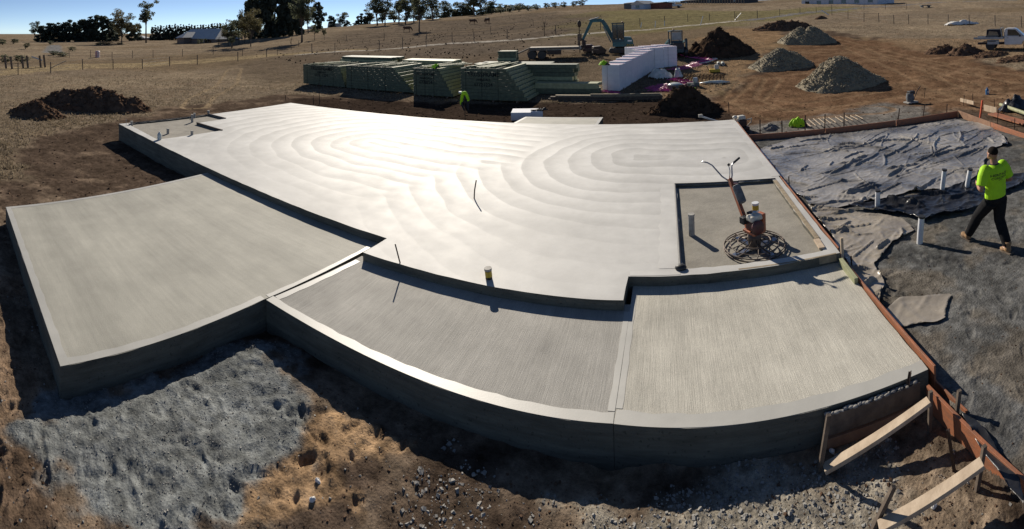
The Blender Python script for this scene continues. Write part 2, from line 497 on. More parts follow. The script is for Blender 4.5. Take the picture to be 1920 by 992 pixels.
# colour keeps its own grain
C = C * (1 + 0.55 * n4 * np.clip(1.5 - RR / 30, 0.2, 1))[..., None] * (1 + 0.35 * n2)[..., None]
C = np.clip(C, 0.008, 0.8)
nr, na = X.shape
ii = np.arange(nr - 1)[:, None] * na; jj = np.arange(na)[None, :]; j2 = (jj + 1) % na
Fq = np.stack([ii + jj, ii + j2, ii + na + j2, ii + na + jj], -1).reshape(-1, 4)[:, ::-1]
gm = bpy.data.materials.new('earth'); gm.use_nodes = True
t = gm.node_tree; N = t.nodes; L_ = t.links; b = N['Principled BSDF']
b.inputs['Roughness'].default_value = 1.0; b.inputs['Specular IOR Level'].default_value = 0.0
ca = N.new('ShaderNodeVertexColor'); ca.layer_name = 'col'
tc = N.new('ShaderNodeTexCoord')
g1 = N.new('ShaderNodeTexNoise'); g1.inputs['Scale'].default_value = 9; g1.inputs['Detail'].default_value = 9; g1.inputs['Roughness'].default_value = 0.82
g2 = N.new('ShaderNodeTexVoronoi'); g2.inputs['Scale'].default_value = 38
g3 = N.new('ShaderNodeTexNoise'); g3.inputs['Scale'].default_value = 1.3; g3.inputs['Detail'].default_value = 8; g3.inputs['Roughness'].default_value = 0.7
for g in (g1, g2, g3): L_.new(tc.outputs['Object'], g.inputs['Vector'])
mr = N.new('ShaderNodeMapRange'); mr.inputs['From Min'].default_value = 0.3; mr.inputs['From Max'].default_value = 0.7; mr.inputs['To Min'].default_value = 0.35; mr.inputs['To Max'].default_value = 1.65
L_.new(g1.outputs['Fac'], mr.inputs['Value'])
mr3 = N.new('ShaderNodeMapRange'); mr3.inputs['From Min'].default_value = 0.3; mr3.inputs['From Max'].default_value = 0.7; mr3.inputs['To Min'].default_value = 0.72; mr3.inputs['To Max'].default_value = 1.28
L_.new(g3.outputs['Fac'], mr3.inputs['Value'])
mm = N.new('ShaderNodeMath'); mm.operation = 'MULTIPLY'; L_.new(mr.outputs[0], mm.inputs[0]); L_.new(mr3.outputs[0], mm.inputs[1])
mx = N.new('ShaderNodeVectorMath'); mx.operation = 'SCALE'
L_.new(ca.outputs['Color'], mx.inputs[0]); L_.new(mm.outputs[0], mx.inputs['Scale'])
L_.new(mx.outputs[0], b.inputs['Base Color'])
ad = N.new('ShaderNodeMath'); ad.operation = 'MULTIPLY_ADD'; ad.inputs[1].default_value = 0.35
L_.new(g2.outputs['Distance'], ad.inputs[0]); L_.new(g1.outputs['Fac'], ad.inputs[2])
bp = N.new('ShaderNodeBump'); bp.inputs['Distance'].default_value = 0.02; bp.inputs['Strength'].default_value = 0.8
L_.new(ad.outputs[0], bp.inputs['Height']); L_.new(bp.outputs[0], b.inputs['Normal'])
ground = mesh_np('ground', np.stack([X, Y, Z], -1).reshape(-1, 3), Fq, gm)
tag(ground, kind='structure')
cl = ground.data.color_attributes.new('col', 'FLOAT_COLOR', 'POINT')
cl.data.foreach_set('color', np.concatenate([C, np.ones(X.shape + (1,))], -1).astype(np.float32).ravel())
# height lookup on the finished land
def ZG(x, y):
    r = math.hypot(x, y); a = math.atan2(x, y)
    if not (az0 < a < az1):
        return float(zbase(x, y))
    i = min(max(int(np.searchsorted(rs, r)) - 1, 0), nr - 2); j = min(max(int(np.searchsorted(azs[:880], a)) - 1, 0), 878)
    fr = (r - rs[i]) / (rs[i + 1] - rs[i]); fa = (a - azs[j]) / (azs[j + 1] - azs[j])
    return float((Z[i, j] * (1 - fa) + Z[i, j + 1] * fa) * (1 - fr) + (Z[i + 1, j] * (1 - fa) + Z[i + 1, j + 1] * fa) * fr)
def P3(x, y, dz=0.0):
    p = G(x, y)
    return Vector((p.x, p.y, ZG(p.x, p.y) + dz))

# ============================================================ CONCRETE
def conc(name, c, rough, kind, spec=0.5):
    m = bpy.data.materials.new(name); m.use_nodes = True
    t = m.node_tree; N = t.nodes; L = t.links; b = N['Principled BSDF']
    b.inputs['Specular IOR Level'].default_value = spec
    tc = N.new('ShaderNodeTexCoord')
    def noise(sc, st=(1, 1, 1), det=6, ro=0.6):
        mp = N.new('ShaderNodeMapping'); mp.inputs['Scale'].default_value = st
        L.new(tc.outputs['Object'], mp.inputs['Vector'])
        n = N.new('ShaderNodeTexNoise'); n.inputs['Scale'].default_value = sc; n.inputs['Detail'].default_value = det; n.inputs['Roughness'].default_value = ro
        L.new(mp.outputs[0], n.inputs['Vector']); return n.outputs['Fac']
    def mrange(v, a, b_, c_, d):
        r = N.new('ShaderNodeMapRange'); r.inputs['From Min'].default_value = a; r.inputs['From Max'].default_value = b_; r.inputs['To Min'].default_value = c_; r.inputs['To Max'].default_value = d
        L.new(v, r.inputs['Value']); return r.outputs[0]
    def mul(a, b_, op='MULTIPLY'):
        k = N.new('ShaderNodeMath'); k.operation = op
        for i, q in enumerate((a, b_)):
            if isinstance(q, (int, float)): k.inputs[i].default_value = q
            else: L.new(q, k.inputs[i])
        return k.outputs[0]
    val = mul(mrange(noise(0.55), 0.3, 0.7, 0.84, 1.14), mrange(noise(3.2, det=8), 0.3, 0.7, 0.93, 1.07))
    rg = None
    hgt = noise(60, det=4)
    bd = 0.0006
    if kind == 'broom':
        s1 = noise(110, (1, 0.03, 1), 3); s2 = noise(7, (1, 0.10, 1), 5)
        val = mul(mul(val, mrange(s1, 0.3, 0.7, 0.85, 1.15)), mrange(s2, 0.3, 0.7, 0.94, 1.06))
        val = mul(mul(val, mrange(noise(150, det=2), 0.3, 0.7, 0.76, 1.24)), mrange(noise(1.7, det=6), 0.3, 0.7, 0.90, 1.10))
        hgt = mul(s1, noise(120, det=3), 'ADD'); bd = 0.004
    elif kind == 'wood':   # wood-float passes along the length
        s2 = noise(1.6, (0.12, 1, 1), 5); s1 = noise(12, (0.10, 1, 1), 4)
        val = mul(mul(val, mrange(s2, 0.3, 0.7, 0.88, 1.12)), mrange(s1, 0.3, 0.7, 0.94, 1.06))
        val = mul(val, mrange(noise(130, det=3), 0.3, 0.7, 0.86, 1.14))
        hgt = mul(noise(70, det=4), s1, 'ADD'); bd = 0.0022
    elif kind == 'rough':
        val = mul(mul(val, mrange(noise(3, det=9, ro=0.7), 0.3, 0.7, 0.8, 1.15)), mrange(noise(45, det=3), 0.3, 0.7, 0.93, 1.06))
        hgt = noise(14, det=9, ro=0.7); bd = 0.007
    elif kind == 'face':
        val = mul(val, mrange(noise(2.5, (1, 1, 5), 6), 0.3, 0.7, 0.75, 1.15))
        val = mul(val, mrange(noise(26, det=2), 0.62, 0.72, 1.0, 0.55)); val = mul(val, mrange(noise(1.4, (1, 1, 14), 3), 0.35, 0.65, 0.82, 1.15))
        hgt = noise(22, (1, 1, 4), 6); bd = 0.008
    elif kind == 'swirl':
        # overlapping passes of a power trowel: nested loops, each pass a shallow ramp in sheen
        sep = N.new('ShaderNodeSeparateXYZ'); L.new(tc.outputs['Object'], sep.inputs[0])
        wob = N.new('ShaderNodeTexNoise'); wob.inputs['Scale'].default_value = 0.45; wob.inputs['Detail'].default_value = 2
        L.new(tc.outputs['Object'], wob.inputs['Vector'])
        def loops(cx, cy, hx, hy, rot, wd):
            c_, s_ = math.cos(rot), math.sin(rot)
            dx = mul(sep.outputs[0], cx, 'SUBTRACT'); dy = mul(sep.outputs[1], cy, 'SUBTRACT')
            u = mul(mul(dx, c_), mul(dy, s_), 'ADD'); v = mul(mul(dy, c_), mul(dx, s_), 'SUBTRACT')
            qx = mul(mul(mul(u, 0, 'ADD'), 0.0, 'ADD'), 0.0, 'ADD')
            ab = lambda q: mul(q, 0, 'ADD') if False else q
            A_ = N.new('ShaderNodeMath'); A_.operation = 'ABSOLUTE'; L.new(u, A_.inputs[0])
            B_ = N.new('ShaderNodeMath'); B_.operation = 'ABSOLUTE'; L.new(v, B_.inputs[0])
            qx = mul(mul(A_.outputs[0], hx, 'SUBTRACT'), 0.0, 'MAXIMUM'); qy = mul(mul(B_.outputs[0], hy, 'SUBTRACT'), 0.0, 'MAXIMUM')
            d = mul(mul(mul(qx, qx), mul(qy, qy), 'ADD'), 0.5, 'POWER')
            d = mul(mul(d, mul(mrange(wob.outputs['Fac'], 0.3, 0.7, -0.16, 0.16), 0.0, 'ADD'), 'ADD'), 1.0 / wd)
            fr = N.new('ShaderNodeMath'); fr.operation = 'FRACT'; L.new(d, fr.inputs[0])
            fc = N.new('ShaderNodeFloatCurve')
            cv = fc.mapping.curves[0]
            cv.points[0].location = (0, 0.0); cv.points[1].location = (1, 0.05)
            for q in ((0.06, 0.95), (0.2, 0.8), (0.6, 0.35), (0.9, 0.0)):
                cv.points.new(*q)
            fc.mapping.update()
            L.new(fr.outputs[0], fc.inputs['Value']); return fc.outputs[0]
        la = loops(-4.2, 11.6, 4.9, 0.1, -0.10, 0.62)
        lb = loops(0.3, 12.6, 1.2, 0.2, -0.05, 0.60)
        side = mrange(mul(sep.outputs[0], mul(mrange(wob.outputs['Fac'], 0.3, 0.7, -1.2, 1.2), mul(sep.outputs[1], 0.25), 'SUBTRACT'), 'ADD'), -7.6, -7.0, 0, 1)
        side.node.clamp = True
        mixf = N.new('ShaderNodeMix'); L.new(side, mixf.inputs[0]); L.new(la, mixf.inputs[2]); L.new(lb, mixf.inputs[3])
        # later passes rubbed most of the marks out along the front and in patches
        keep = mul(mrange(sep.outputs[1], 7.4, 11.0, 0.2, 1.0), mrange(noise(0.28, det=3), 0.36, 0.54, 0.45, 1.0))
        sw = mul(mul(mixf.outputs[0], keep), mul(mul(keep, -0.4), 0.4, 'ADD'), 'ADD')
        # the edges were finished by hand and lack the loops
        val = mul(mul(val, mrange(sw, 0, 1, 0.86, 1.09)), mrange(noise(1.2, det=8, ro=0.65), 0.3, 0.7, 0.92, 1.06))
        rg = mul(mrange(sw, 0, 1, rough + 0.05, rough - 0.045), mrange(noise(2.2, det=7), 0.3, 0.7, -0.035, 0.035), 'ADD')
        hgt = mul(noise(35, det=5), mul(sw, 0.9), 'ADD'); bd = 0.0011
    cc = N.new('ShaderNodeVectorMath'); cc.operation = 'SCALE'; cc.inputs[0].default_value = c
    L.new(val, cc.inputs['Scale']); L.new(cc.outputs[0], b.inputs['Base Color'])
    if rg is not None: L.new(rg, b.inputs['Roughness'])
    else: b.inputs['Roughness'].default_value = rough
    bp = N.new('ShaderNodeBump'); bp.inputs['Distance'].default_value = bd
    L.new(hgt, bp.inputs['Height']); L.new(bp.outputs[0], b.inputs['Normal'])
    return m
M_swirl = conc('trowelled concrete', (0.52, 0.512, 0.485), 0.66, 'swirl', 0.6)
M_broom = conc('broomed concrete', (0.37, 0.355, 0.32), 0.8, 'broom', 0.3)
M_broomb = conc('paler broomed concrete', (0.51, 0.485, 0.415), 0.8, 'broom', 0.3)  # lighter and warmer than the slab left of the joint
M_wood = conc('floated concrete', (0.37, 0.357, 0.305), 0.75, 'wood', 0.4)
M_edge = conc('smooth edge concrete', (0.44, 0.43, 0.39), 0.5, 'plain', 0.6)
M_edge2 = conc('pale hand trowelled concrete', (0.54, 0.53, 0.50), 0.6, 'plain', 0.5)
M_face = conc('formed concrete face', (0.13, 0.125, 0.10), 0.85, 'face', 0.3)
M_rough = conc('rough recess concrete', (0.29, 0.27, 0.23), 0.9, 'rough', 0.3)

def ragged(poly, step=0.25, amp=0.008, seed=1):
    out = []
    rg = random.Random(seed)
    n = len(poly)
    for i in range(n):
        a = Vector(poly[i]); b_ = Vector(poly[(i + 1) % n]); k = max(1, int((b_ - a).length / step))
        nn = Vector((-(b_ - a).y, (b_ - a).x)).normalized()
        for j in range(k):
            q = a.lerp(b_, j / k)
            if j: q = q + nn * rg.uniform(-amp, amp)
            out.append((q.x, q.y))
    return out
def slab_mesh(poly, z0, z1, holes=(), depth=0.06, amp=0.008, seed=1):
    top = MB(); face = MB()
    poly = ragged(poly, 0.22, amp, seed); holes = [ragged(h, 0.15, 0.012, seed + 7) for h in holes]
    loops = [[Vector((x, y, z1)) for x, y in poly]] + [[Vector((x, y, z1)) for x, y in h] for h in holes]
    flat = [p for l in loops for p in l]
    top.add(flat, [tuple(t) for t in tessellate_polygon(loops)])
    def wall(l, za, zb):
        n = len(l)
        vs = [(x, y, za) for x, y in l] + [(x, y, zb) for x, y in l]
        face.add(vs, [(i, (i + 1) % n, n + (i + 1) % n, n + i) for i in range(n)])
    wall(poly, z0, z1)
    for h in holes:
        wall(h, z1 - depth - 0.02, z1)
    return top, face
def strip(mb, a, b_, wd, z, side=1):
    """thin sheet along the edge a-b, lying inside it"""
    a = Vector(a); b_ = Vector(b_); d = (b_ - a).normalized(); n = Vector((-d.y, d.x)) * side * wd
    k = max(2, int((b_ - a).length / 0.12))
    vs = []; fs = []
    for i in range(k + 1):
        q = a.lerp(b_, i / k); e = n * (1 + 0.06 * math.sin(i * 1.7) + random.uniform(-.04, .04))
        vs += [(q.x, q.y, z), (q.x + e.x, q.y + e.y, z)]
    for i in range(k):
        fs.append((2 * i, 2 * i + 2, 2 * i + 3, 2 * i + 1))
    mb.add(vs, fs)

REC1 = [(0.15, 6.93), (2.36, 6.95), (2.34, 10.40), (0.14, 10.50)]
REC2 = [(-17.08, 7.35), (-14.15, 7.20), (-14.12, 9.80), (-15.80, 9.78), (-15.88, 11.22), (-17.06, 11.18)]
ZS, ZL = -3.70, -3.84
hs = thing('house_slab', 'large pale power-trowelled concrete house slab with glossy swirl marks', 'slab')
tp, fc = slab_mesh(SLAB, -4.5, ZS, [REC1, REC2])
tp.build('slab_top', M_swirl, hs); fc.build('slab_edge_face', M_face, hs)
MB().add([(x, y, ZS - 0.06) for x, y in [(0.1, 6.88), (2.42, 6.88), (2.42, 10.46), (0.1, 10.56)]], [(0, 1, 2, 3)]).build('recess_floor', M_rough, hs)
MB().prism([(x + dx, y + dy) for (x, y), (dx, dy) in zip(REC2, [(-.05, -.05), (.05, -.05), (.05, .05), (.05, .05), (.05, .05), (-.05, .05)])], ZS - 0.10, ZS - 0.055).build('recess_floor', M_rough, hs)
eb = MB()
strip(eb, (2.45, 17.02), (2.575, 10.6), 0.20, ZS + 0.003, -1); strip(eb, (-0.62, 6.755), (0.12, 6.77), 0.12, ZS + 0.003)
strip(eb, (0.10, 6.95), (0.09, 10.55), 0.30, ZS + 0.003)
eb.build('trowelled_edge', M_edge2, hs)
gs = thing('garage_slab', 'square lower concrete slab at the left with floated finish', 'slab')
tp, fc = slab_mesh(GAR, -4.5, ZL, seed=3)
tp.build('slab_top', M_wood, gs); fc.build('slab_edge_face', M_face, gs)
eb = MB()
strip(eb, (-10.12, 1.47), (-10.56, 6.95), 0.10, ZL + 0.003, -1); strip(eb, (-5.22, 1.39), (-10.02, 1.47), 0.11, ZL + 0.0035, -1); strip(eb, (-5.13, 4.29), (-5.22, 1.50), 0.11, ZL + 0.003, -1); strip(eb, (-4.91, 6.60), (-5.12, 4.36), 0.08, ZL + 0.003, -1)
eb.build('trowelled_edge', M_edge, gs)
va = thing('verandah_slab', 'broom-finished lower concrete slab in front of the house slab, left of the joint', 'slab')
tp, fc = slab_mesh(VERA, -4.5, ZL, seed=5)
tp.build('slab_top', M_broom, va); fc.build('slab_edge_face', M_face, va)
eb = MB()
strip(eb, (-5.10, 4.29), (-0.60, 4.42), 0.13, ZL + 0.003); strip(eb, (-0.60, 4.56), (-0.577, 6.14), 0.07, ZL + 0.003); strip(eb, (-4.875, 6.04), (-5.08, 4.44), 0.10, ZL + 0.003)
eb.build('trowelled_edge', M_edge, va)
vb = thing('verandah_slab', 'broom-finished lower concrete slab with orange board along its right side', 'slab')
tp, fc = slab_mesh(VERB, -4.5, ZL - 0.002, seed=6)
tp.build('slab_top', M_broomb, vb); fc.build('slab_edge_face', M_face, vb)
eb = MB()
strip(eb, (-0.595, 4.42), (2.60, 4.25), 0.16, ZL + 0.001); strip(eb, (-0.572, 6.70), (-0.593, 4.60), 0.07, ZL + 0.001)
eb.build('trowelled_edge', M_edge, vb)
pc = thing('porch_slab', 'small grey concrete porch slab behind the house slab', 'slab')
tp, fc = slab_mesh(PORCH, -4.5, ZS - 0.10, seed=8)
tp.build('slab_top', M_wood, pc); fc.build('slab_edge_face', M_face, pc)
eb = MB(); strip(eb, (-2.63, 18.54), (-5.83, 18.3), 0.12, ZS - 0.097); strip(eb, (-2.64, 17.1), (-2.63, 18.4), 0.12, ZS - 0.097); strip(eb, (-5.84, 18.2), (-5.93, 17.0), 0.12, ZS - 0.097)
eb.build('trowelled_edge', M_edge, pc)
# ============================================================ MATERIALS OF THE SITE THINGS
M_ply = mat('orange formply', (0.37, 0.135, 0.062), (0.21, 0.105, 0.065), 0.6, 6, 0.002, 40, stretch=(1, 1, 4), lo=0.3, hi=0.6)
M_plyin = mat('weathered formply', (0.30, 0.17, 0.10), (0.19, 0.10, 0.06), 0.75, 5, 0.002, 40)
M_wood1 = mat('pale timber', (0.58, 0.46, 0.33), (0.42, 0.32, 0.22), 0.7, 7, 0.0015, 50, stretch=(1, 1, 0.15))
M_wood2 = mat('grey timber', (0.17, 0.13, 0.095), (0.085, 0.065, 0.05), 0.85, 8, 0.003, 40)
M_wood3 = mat('form timber', (0.36, 0.29, 0.19), (0.22, 0.17, 0.11), 0.8, 9, 0.002, 40)
M_steel = mat('dark steel', (0.035, 0.03, 0.028), (0.07, 0.04, 0.028), 0.6, 12, metal=0.3)
M_pvc = mat('white pvc', (0.72, 0.73, 0.74), (0.60, 0.61, 0.62), 0.4, 6)
M_pvcd = mat('cement splashed pvc', (0.42, 0.40, 0.36), (0.24, 0.225, 0.20), 0.75, 14)
M_black = mat('black rubber', (0.018, 0.018, 0.02), (0.03, 0.03, 0.03), 0.55, 10)
M_yellow = mat('yellow tape', (0.60, 0.42, 0.03), (0.42, 0.30, 0.03), 0.5, 9)
M_hivis = mat('hi-vis cloth', (0.42, 0.78, 0.008), (0.36, 0.68, 0.008), 0.75, 9, 0.004, 9)
M_navy = mat('navy cloth', (0.018, 0.02, 0.03), (0.01, 0.011, 0.016), 0.85, 9, 0.003, 12)
M_eps = mat('polystyrene', (0.78, 0.79, 0.82), (0.70, 0.71, 0.75), 0.8, 3, 0.002, 60)
M_gravel = mat('yellow grey gravel', (0.30, 0.245, 0.15), (0.17, 0.145, 0.10), 0.9, 5, 0.02, 14)
M_stone = mat('gravel stone', (0.36, 0.30, 0.195), (0.20, 0.175, 0.125), 0.85, 1.3)
M_stoneg = mat('grey stone', (0.34, 0.325, 0.295), (0.18, 0.17, 0.155), 0.85, 2.5)
M_stonew = mat('white stone', (0.78, 0.76, 0.72), (0.66, 0.64, 0.6), 0.7, 6)
M_soil = mat('dark topsoil', (0.075, 0.050, 0.035), (0.036, 0.025, 0.018), 1.0, 3, 0.03, 9, spec=0.0)
M_soilb = mat('brown topsoil', (0.155, 0.10, 0.068), (0.075, 0.048, 0.033), 1.0, 3, 0.03, 9, spec=0.0)
M_timber = mat('shade-dark treated pine', (0.125, 0.142, 0.088), (0.075, 0.088, 0.055), 0.7, 5, 0.001, 40)  # darkened so the pack fronts carry their shade in the colour
M_timberl = mat('pale and sunlit green pine', (0.38, 0.385, 0.225), (0.27, 0.28, 0.16), 0.7, 5, 0.001, 40)  # paler copy; puts sunlight into the colour of pack ends and tops
M_pink = mat('pink plastic', (0.62, 0.10, 0.30), (0.46, 0.08, 0.24), 0.5, 6)
M_film = mat('clear plastic bag', (0.62, 0.66, 0.63), (0.44, 0.48, 0.45), 0.3, 5, 0.01, 10)
M_teal = mat('teal machine paint', (0.020, 0.135, 0.155), (0.012, 0.075, 0.09), 0.45, 5)
M_teald = mat('dark teal paint', (0.014, 0.055, 0.075), (0.010, 0.035, 0.05), 0.5, 5)
M_glass = mat('window glass', (0.02, 0.025, 0.03), (0.012, 0.016, 0.02), 0.08, 4, spec=0.8)
M_white = mat('white vehicle paint', (0.70, 0.70, 0.69), (0.62, 0.61, 0.59), 0.3, 3, coat=0.3)
M_alloy = mat('grey aluminium', (0.42, 0.43, 0.44), (0.30, 0.31, 0.32), 0.4, 6, metal=0.6)
M_orange = mat('orange machine paint', (0.46, 0.115, 0.035), (0.27, 0.10, 0.055), 0.5, 9)
M_chrome = mat('steel tube', (0.50, 0.50, 0.52), (0.32, 0.32, 0.33), 0.3, 10, metal=0.9)
M_engr = mat('dark red engine cover', (0.085, 0.018, 0.02), (0.05, 0.022, 0.02), 0.5, 12)
M_cream = mat('cream fuel tank', (0.66, 0.63, 0.54), (0.50, 0.46, 0.38), 0.45, 9)
M_bag = mat('grey roll', (0.16, 0.17, 0.18), (0.09, 0.095, 0.10), 0.8, 12)
M_rust = mat('rusty steel ring', (0.17, 0.13, 0.10), (0.075, 0.055, 0.045), 0.6, 14, metal=0.3)
M_skin = mat('skin', (0.36, 0.185, 0.115), (0.30, 0.15, 0.095), 0.5, 8)
M_hair = mat('short dark hair', (0.010, 0.008, 0.007), (0.018, 0.013, 0.010), 0.95, 60, 0.003, 120, spec=0.1)
M_pants = mat('black work trousers', (0.012, 0.012, 0.013), (0.018, 0.018, 0.019), 0.95, 14, 0.004, 18, spec=0.12)
M_boot = mat('tan boot', (0.34, 0.205, 0.10), (0.22, 0.13, 0.065), 0.8, 16)
M_print = mat('black print', (0.02, 0.025, 0.012), (0.02, 0.025, 0.012), 0.7)

def up(px, py, base):
    """point of a sight line standing at the same distance as base"""
    v = ray(px, py)
    return v * (math.hypot(base.x, base.y) / math.hypot(v.x, v.y))
def peg(name, label, top, bot, rad, m, group=None, zb=None, sink=0.12, square=False, cat='stake'):
    b_ = at(*bot, zb) if zb is not None else P3(*bot)
    t_ = up(*top, b_)
    d = (t_ - b_)
    a = Vector((0, 0, 0)) - d.normalized() * sink
    o = MB()
    if square:
        o.beam(a, d, rad * 2, rad * 1.4, (0, 1, 0))
        o.v = [tuple(Vector(q)) for q in o.v]
    else:
        # a star-section picket: three fins
        for k in range(3):
            q = 2 * math.pi * k / 3 + 0.5
            f = Vector((math.cos(q), math.sin(q), 0))
            o.beam(a + f * rad * 0.5, d + f * rad * 0.5, rad * 0.35, rad, f)
    ob = o.build(name, m, loc=b_)
    return tag(ob, label, cat, group)
def plank(name, label, a, b_, wd, h, m, group=None, cat='board', up_=(0, 0, 1), bevel=0.003):
    a = Vector(a); b_ = Vector(b_); c = (a + b_) / 2
    o = MB().beam(a - c, b_ - c, wd, h, up_).build(name, m, bevel=bevel, loc=c)
    return tag(o, label, cat, group)

# ------------------------------------------------------------ formwork on the right side and round the sand bed
gF = 'formwork boards round the concrete and the sand bed'
for k, (y0, y1, dz) in enumerate([(4.20, 6.92, 0.045), (6.95, 10.4, 0.0), (10.43, 13.9, -0.005), (13.93, 17.05, -0.012)]):
    x0 = 2.625 - 0.012 * (y0 - 6.8); x1 = 2.625 - 0.012 * (y1 - 6.8)
    zt = (ZL + dz) if k == 0 else ZS + dz - 0.004
    plank('formwork_board', ['orange board standing proud along the right side of the broomed slab', 'formwork board at the slab edge beside the trowel machine recess', 'middle formwork board of the house slab right edge, behind the recess', 'farthest formwork board of the house slab right edge, at the back corner'][k],
          (x0, y0, zt - 0.13), (x1, y1, zt - 0.13), 0.024, 0.26, M_ply, gF)
A_, B_, C_ = at(1402, 258, -3.92), at(1797, 212, -3.86), at(1935, 262, -3.98)
nb = 3
for k in range(nb):
    p, q = A_.lerp(B_, k / nb), A_.lerp(B_, (k + 1) / nb - 0.004)
    plank('formwork_board', 'red-orange board, %s from the house slab, along the back of the sand bed' % ORD[k], p - Vector((0, 0, .08)), q - Vector((0, 0, .08)), 0.03, 0.34, M_ply, gF)
for k in range(2):
    p, q = B_.lerp(C_, k / 2), B_.lerp(C_, (k + 1) / 2 - 0.005)
    plank('formwork_board', ['tan board at the far right corner of the sand bed', 'orange board at the right picture edge, behind the walking man'][k], p - Vector((0, 0, .06)), q - Vector((0, 0, .06)), 0.03, 0.34, [M_plyin, M_ply][k], gF)
# the near board line running out of the picture, lower right
p0 = Vector((2.64, 4.02, -4.04)); p1 = Vector((2.735, 2.0, -4.10))
plank('formwork_board', 'long orange board running out at the lower right corner', Vector((2.52, 4.14, -4.02)), p1, 0.035, 0.24, M_ply, gF)
plank('formwork_board', 'short orange board with pointed end below the slab corner', Vector((2.66, 4.22, -4.02)), Vector((2.72, 3.72, -4.05)), 0.022, 0.13, M_ply, gF)
plank('formwork_board', 'grey timber board with dried concrete on top under the slab front edge', (1.42, 4.272, -3.98), (2.46, 4.212, -3.98), 0.045, 0.20, M_wood2, gF)
plank('formwork_board', 'lower dark reddish board under the slab front edge', (1.40, 4.258, -4.14), (2.44, 4.196, -4.14), 0.05, 0.10, M_plyin, gF)
cr_ = MB()
a_, b_ = Vector((1.43, 4.27, 0)), Vector((2.44, 4.215, 0))
for k in range(46):
    q = a_.lerp(b_, (k + random.random()) / 46)
    cr_.ell((q.x + random.uniform(-.012, .012), q.y + random.uniform(-.015, .015), -3.876), (random.uniform(.015, .04), random.uniform(.012, .025), random.uniform(.006, .014)), 7, 5)
tag(cr_.build('concrete_crust', M_stoneg, smooth=True), 'crust of spilt pale concrete on the grey timber board', 'concrete')
# boards and blocks round the trowel machine recess
gR = 'timber pieces round the recess'
plank('timber_strip', 'long pale timber strip on the right edge of the recess', (2.40, 7.35, ZS + 0.010), (2.38, 10.3, ZS + 0.010), 0.075, 0.022, M_wood3, gR, 'timber')
plank('timber_block', 'short pale timber block at the front right corner of the recess', (2.36, 7.0, ZS + 0.012), (2.37, 7.32, ZS + 0.012), 0.10, 0.03, M_wood1, gR, 'timber')
plank('timber_strip', 'yellowish form timber along the front lip of the recess', (0.98, 6.80, ZS - 0.055), (2.52, 6.79, ZS - 0.055), 0.035, 0.115, M_wood3, gR, 'timber')
plank('timber_block', 'greenish timber packer beside the orange board', (2.56, 6.70, ZL + 0.05), (2.57, 6.12, ZL + 0.03), 0.06, 0.10, M_timberl, gR, 'timber')
for a, b_, l in [((0.10, 10.53), (1.55, 10.47), 'left length of dark edging along the back of the recess'), ((1.55, 10.49), (2.42, 10.42), 'right length of dark edging along the back of the recess'), ((0.125, 7.0), (0.115, 10.5), 'dark strip painting the shadow along the left side of the recess')]:
    plank('dark_edge', l, (*a, ZS + 0.004), (*b_, ZS + 0.004), 0.03, 0.036, M_black, 'dark edge strips', 'edging', bevel=0.008)  # dark bars; the left-side one paints the shadow at the recess edge
plank('dark_edge', 'rear dark strip for the shaded slab edge beside the far left recess', (-17.2, 11.25, ZS + 0.02), (-15.9, 11.28, ZS + 0.01), 0.06, 0.045, M_steel, 'dark edge strips', 'edging')  # dark bar added where the slab edge lies in shadow
plank('dark_edge', 'nearer dark strip for the shaded slab edge beside the far left recess', (-15.8, 9.80, ZS + 0.02), (-14.1, 9.84, ZS + 0.01), 0.06, 0.045, M_steel, 'dark edge strips', 'edging')  # same here: shade of the slab edge drawn as a dark bar
plank('dark_edge', 'long dark edging along the outer side of the far left recess', (-17.13, 7.6, ZS + 0.015), (-17.11, 11.15, ZS + 0.005), 0.03, 0.03, M_steel, 'dark edge strips', 'edging')
o = MB().ell((0, 0, 0), (0.09, 0.07, 0.05), 12, 8).build('foam_lump', M_black, smooth=True, loc=(0.13, 6.93, ZS + 0.02)); tag(o, 'dark lump at the front left corner of the recess', 'lump')
# stakes
gS = 'steel stakes'
for k, (tx, ty, bx, by) in enumerate([(1425, 224, 1425.5, 247), (1466, 226, 1467, 244), (1510, 216, 1510, 240), (1547, 214, 1547, 237), (1583, 211, 1583, 231), (1687, 203, 1684, 222), (1734, 196, 1731, 218), (1776, 195, 1776, 212)]):
    b_ = at(bx, by, -3.90) ; b_ = Vector((b_.x, b_.y + 0.05, -4.0))
    t_ = up(tx, ty, b_)
    d = t_ - b_; o = MB()
    for q in (0.3, 2.4, 4.5):
        f = Vector((math.cos(q), math.sin(q), 0)); o.beam(f * 0.011 - Vector((0, 0, .1)), d + f * 0.011, 0.008, 0.022, f)
    tag(o.build('steel_stake', M_steel, loc=b_), 'dark steel stake behind the red-orange board, %s from the house slab' % ORD[k], 'stake', gS)
for k, (tx, ty, bx, by) in enumerate([(1824, 175, 1824, 198), (1864, 185, 1865, 208), (1883, 193, 1882, 217), (1872, 207, 1870, 231), (1808, 178, 1807, 200), (1735, 165, 1733, 182), (1713, 168, 1711, 186), (1903, 222, 1902, 242)]):
    peg('steel_stake', 'thin stake in the dirt beyond the sand bed, %s from the left' % ORD[[3, 4, 6, 5, 2, 1, 0, 7][k]], (tx, ty), (bx, by), 0.016, M_steel, gS)
for k, (tx, ty, bx, by, l) in enumerate([(1453, 310, 1453, 325, 'short steel stake at the slab edge, farther of the two beside the recess'), (1479, 331, 1480, 350, 'short steel stake at the slab edge, nearer of the two beside the recess'), (1596, 480, 1597, 500, 'thin steel stake beside the greenish packer')]):
    peg('steel_stake', l, (tx, ty), (bx, by), 0.014, M_steel, gS, zb=-3.95)
peg('timber_stake', 'pale timber stake at the corner of recess and orange board', (1578, 446), (1580, 492), 0.022, M_wood1, 'timber stakes', zb=-3.86, square=True)
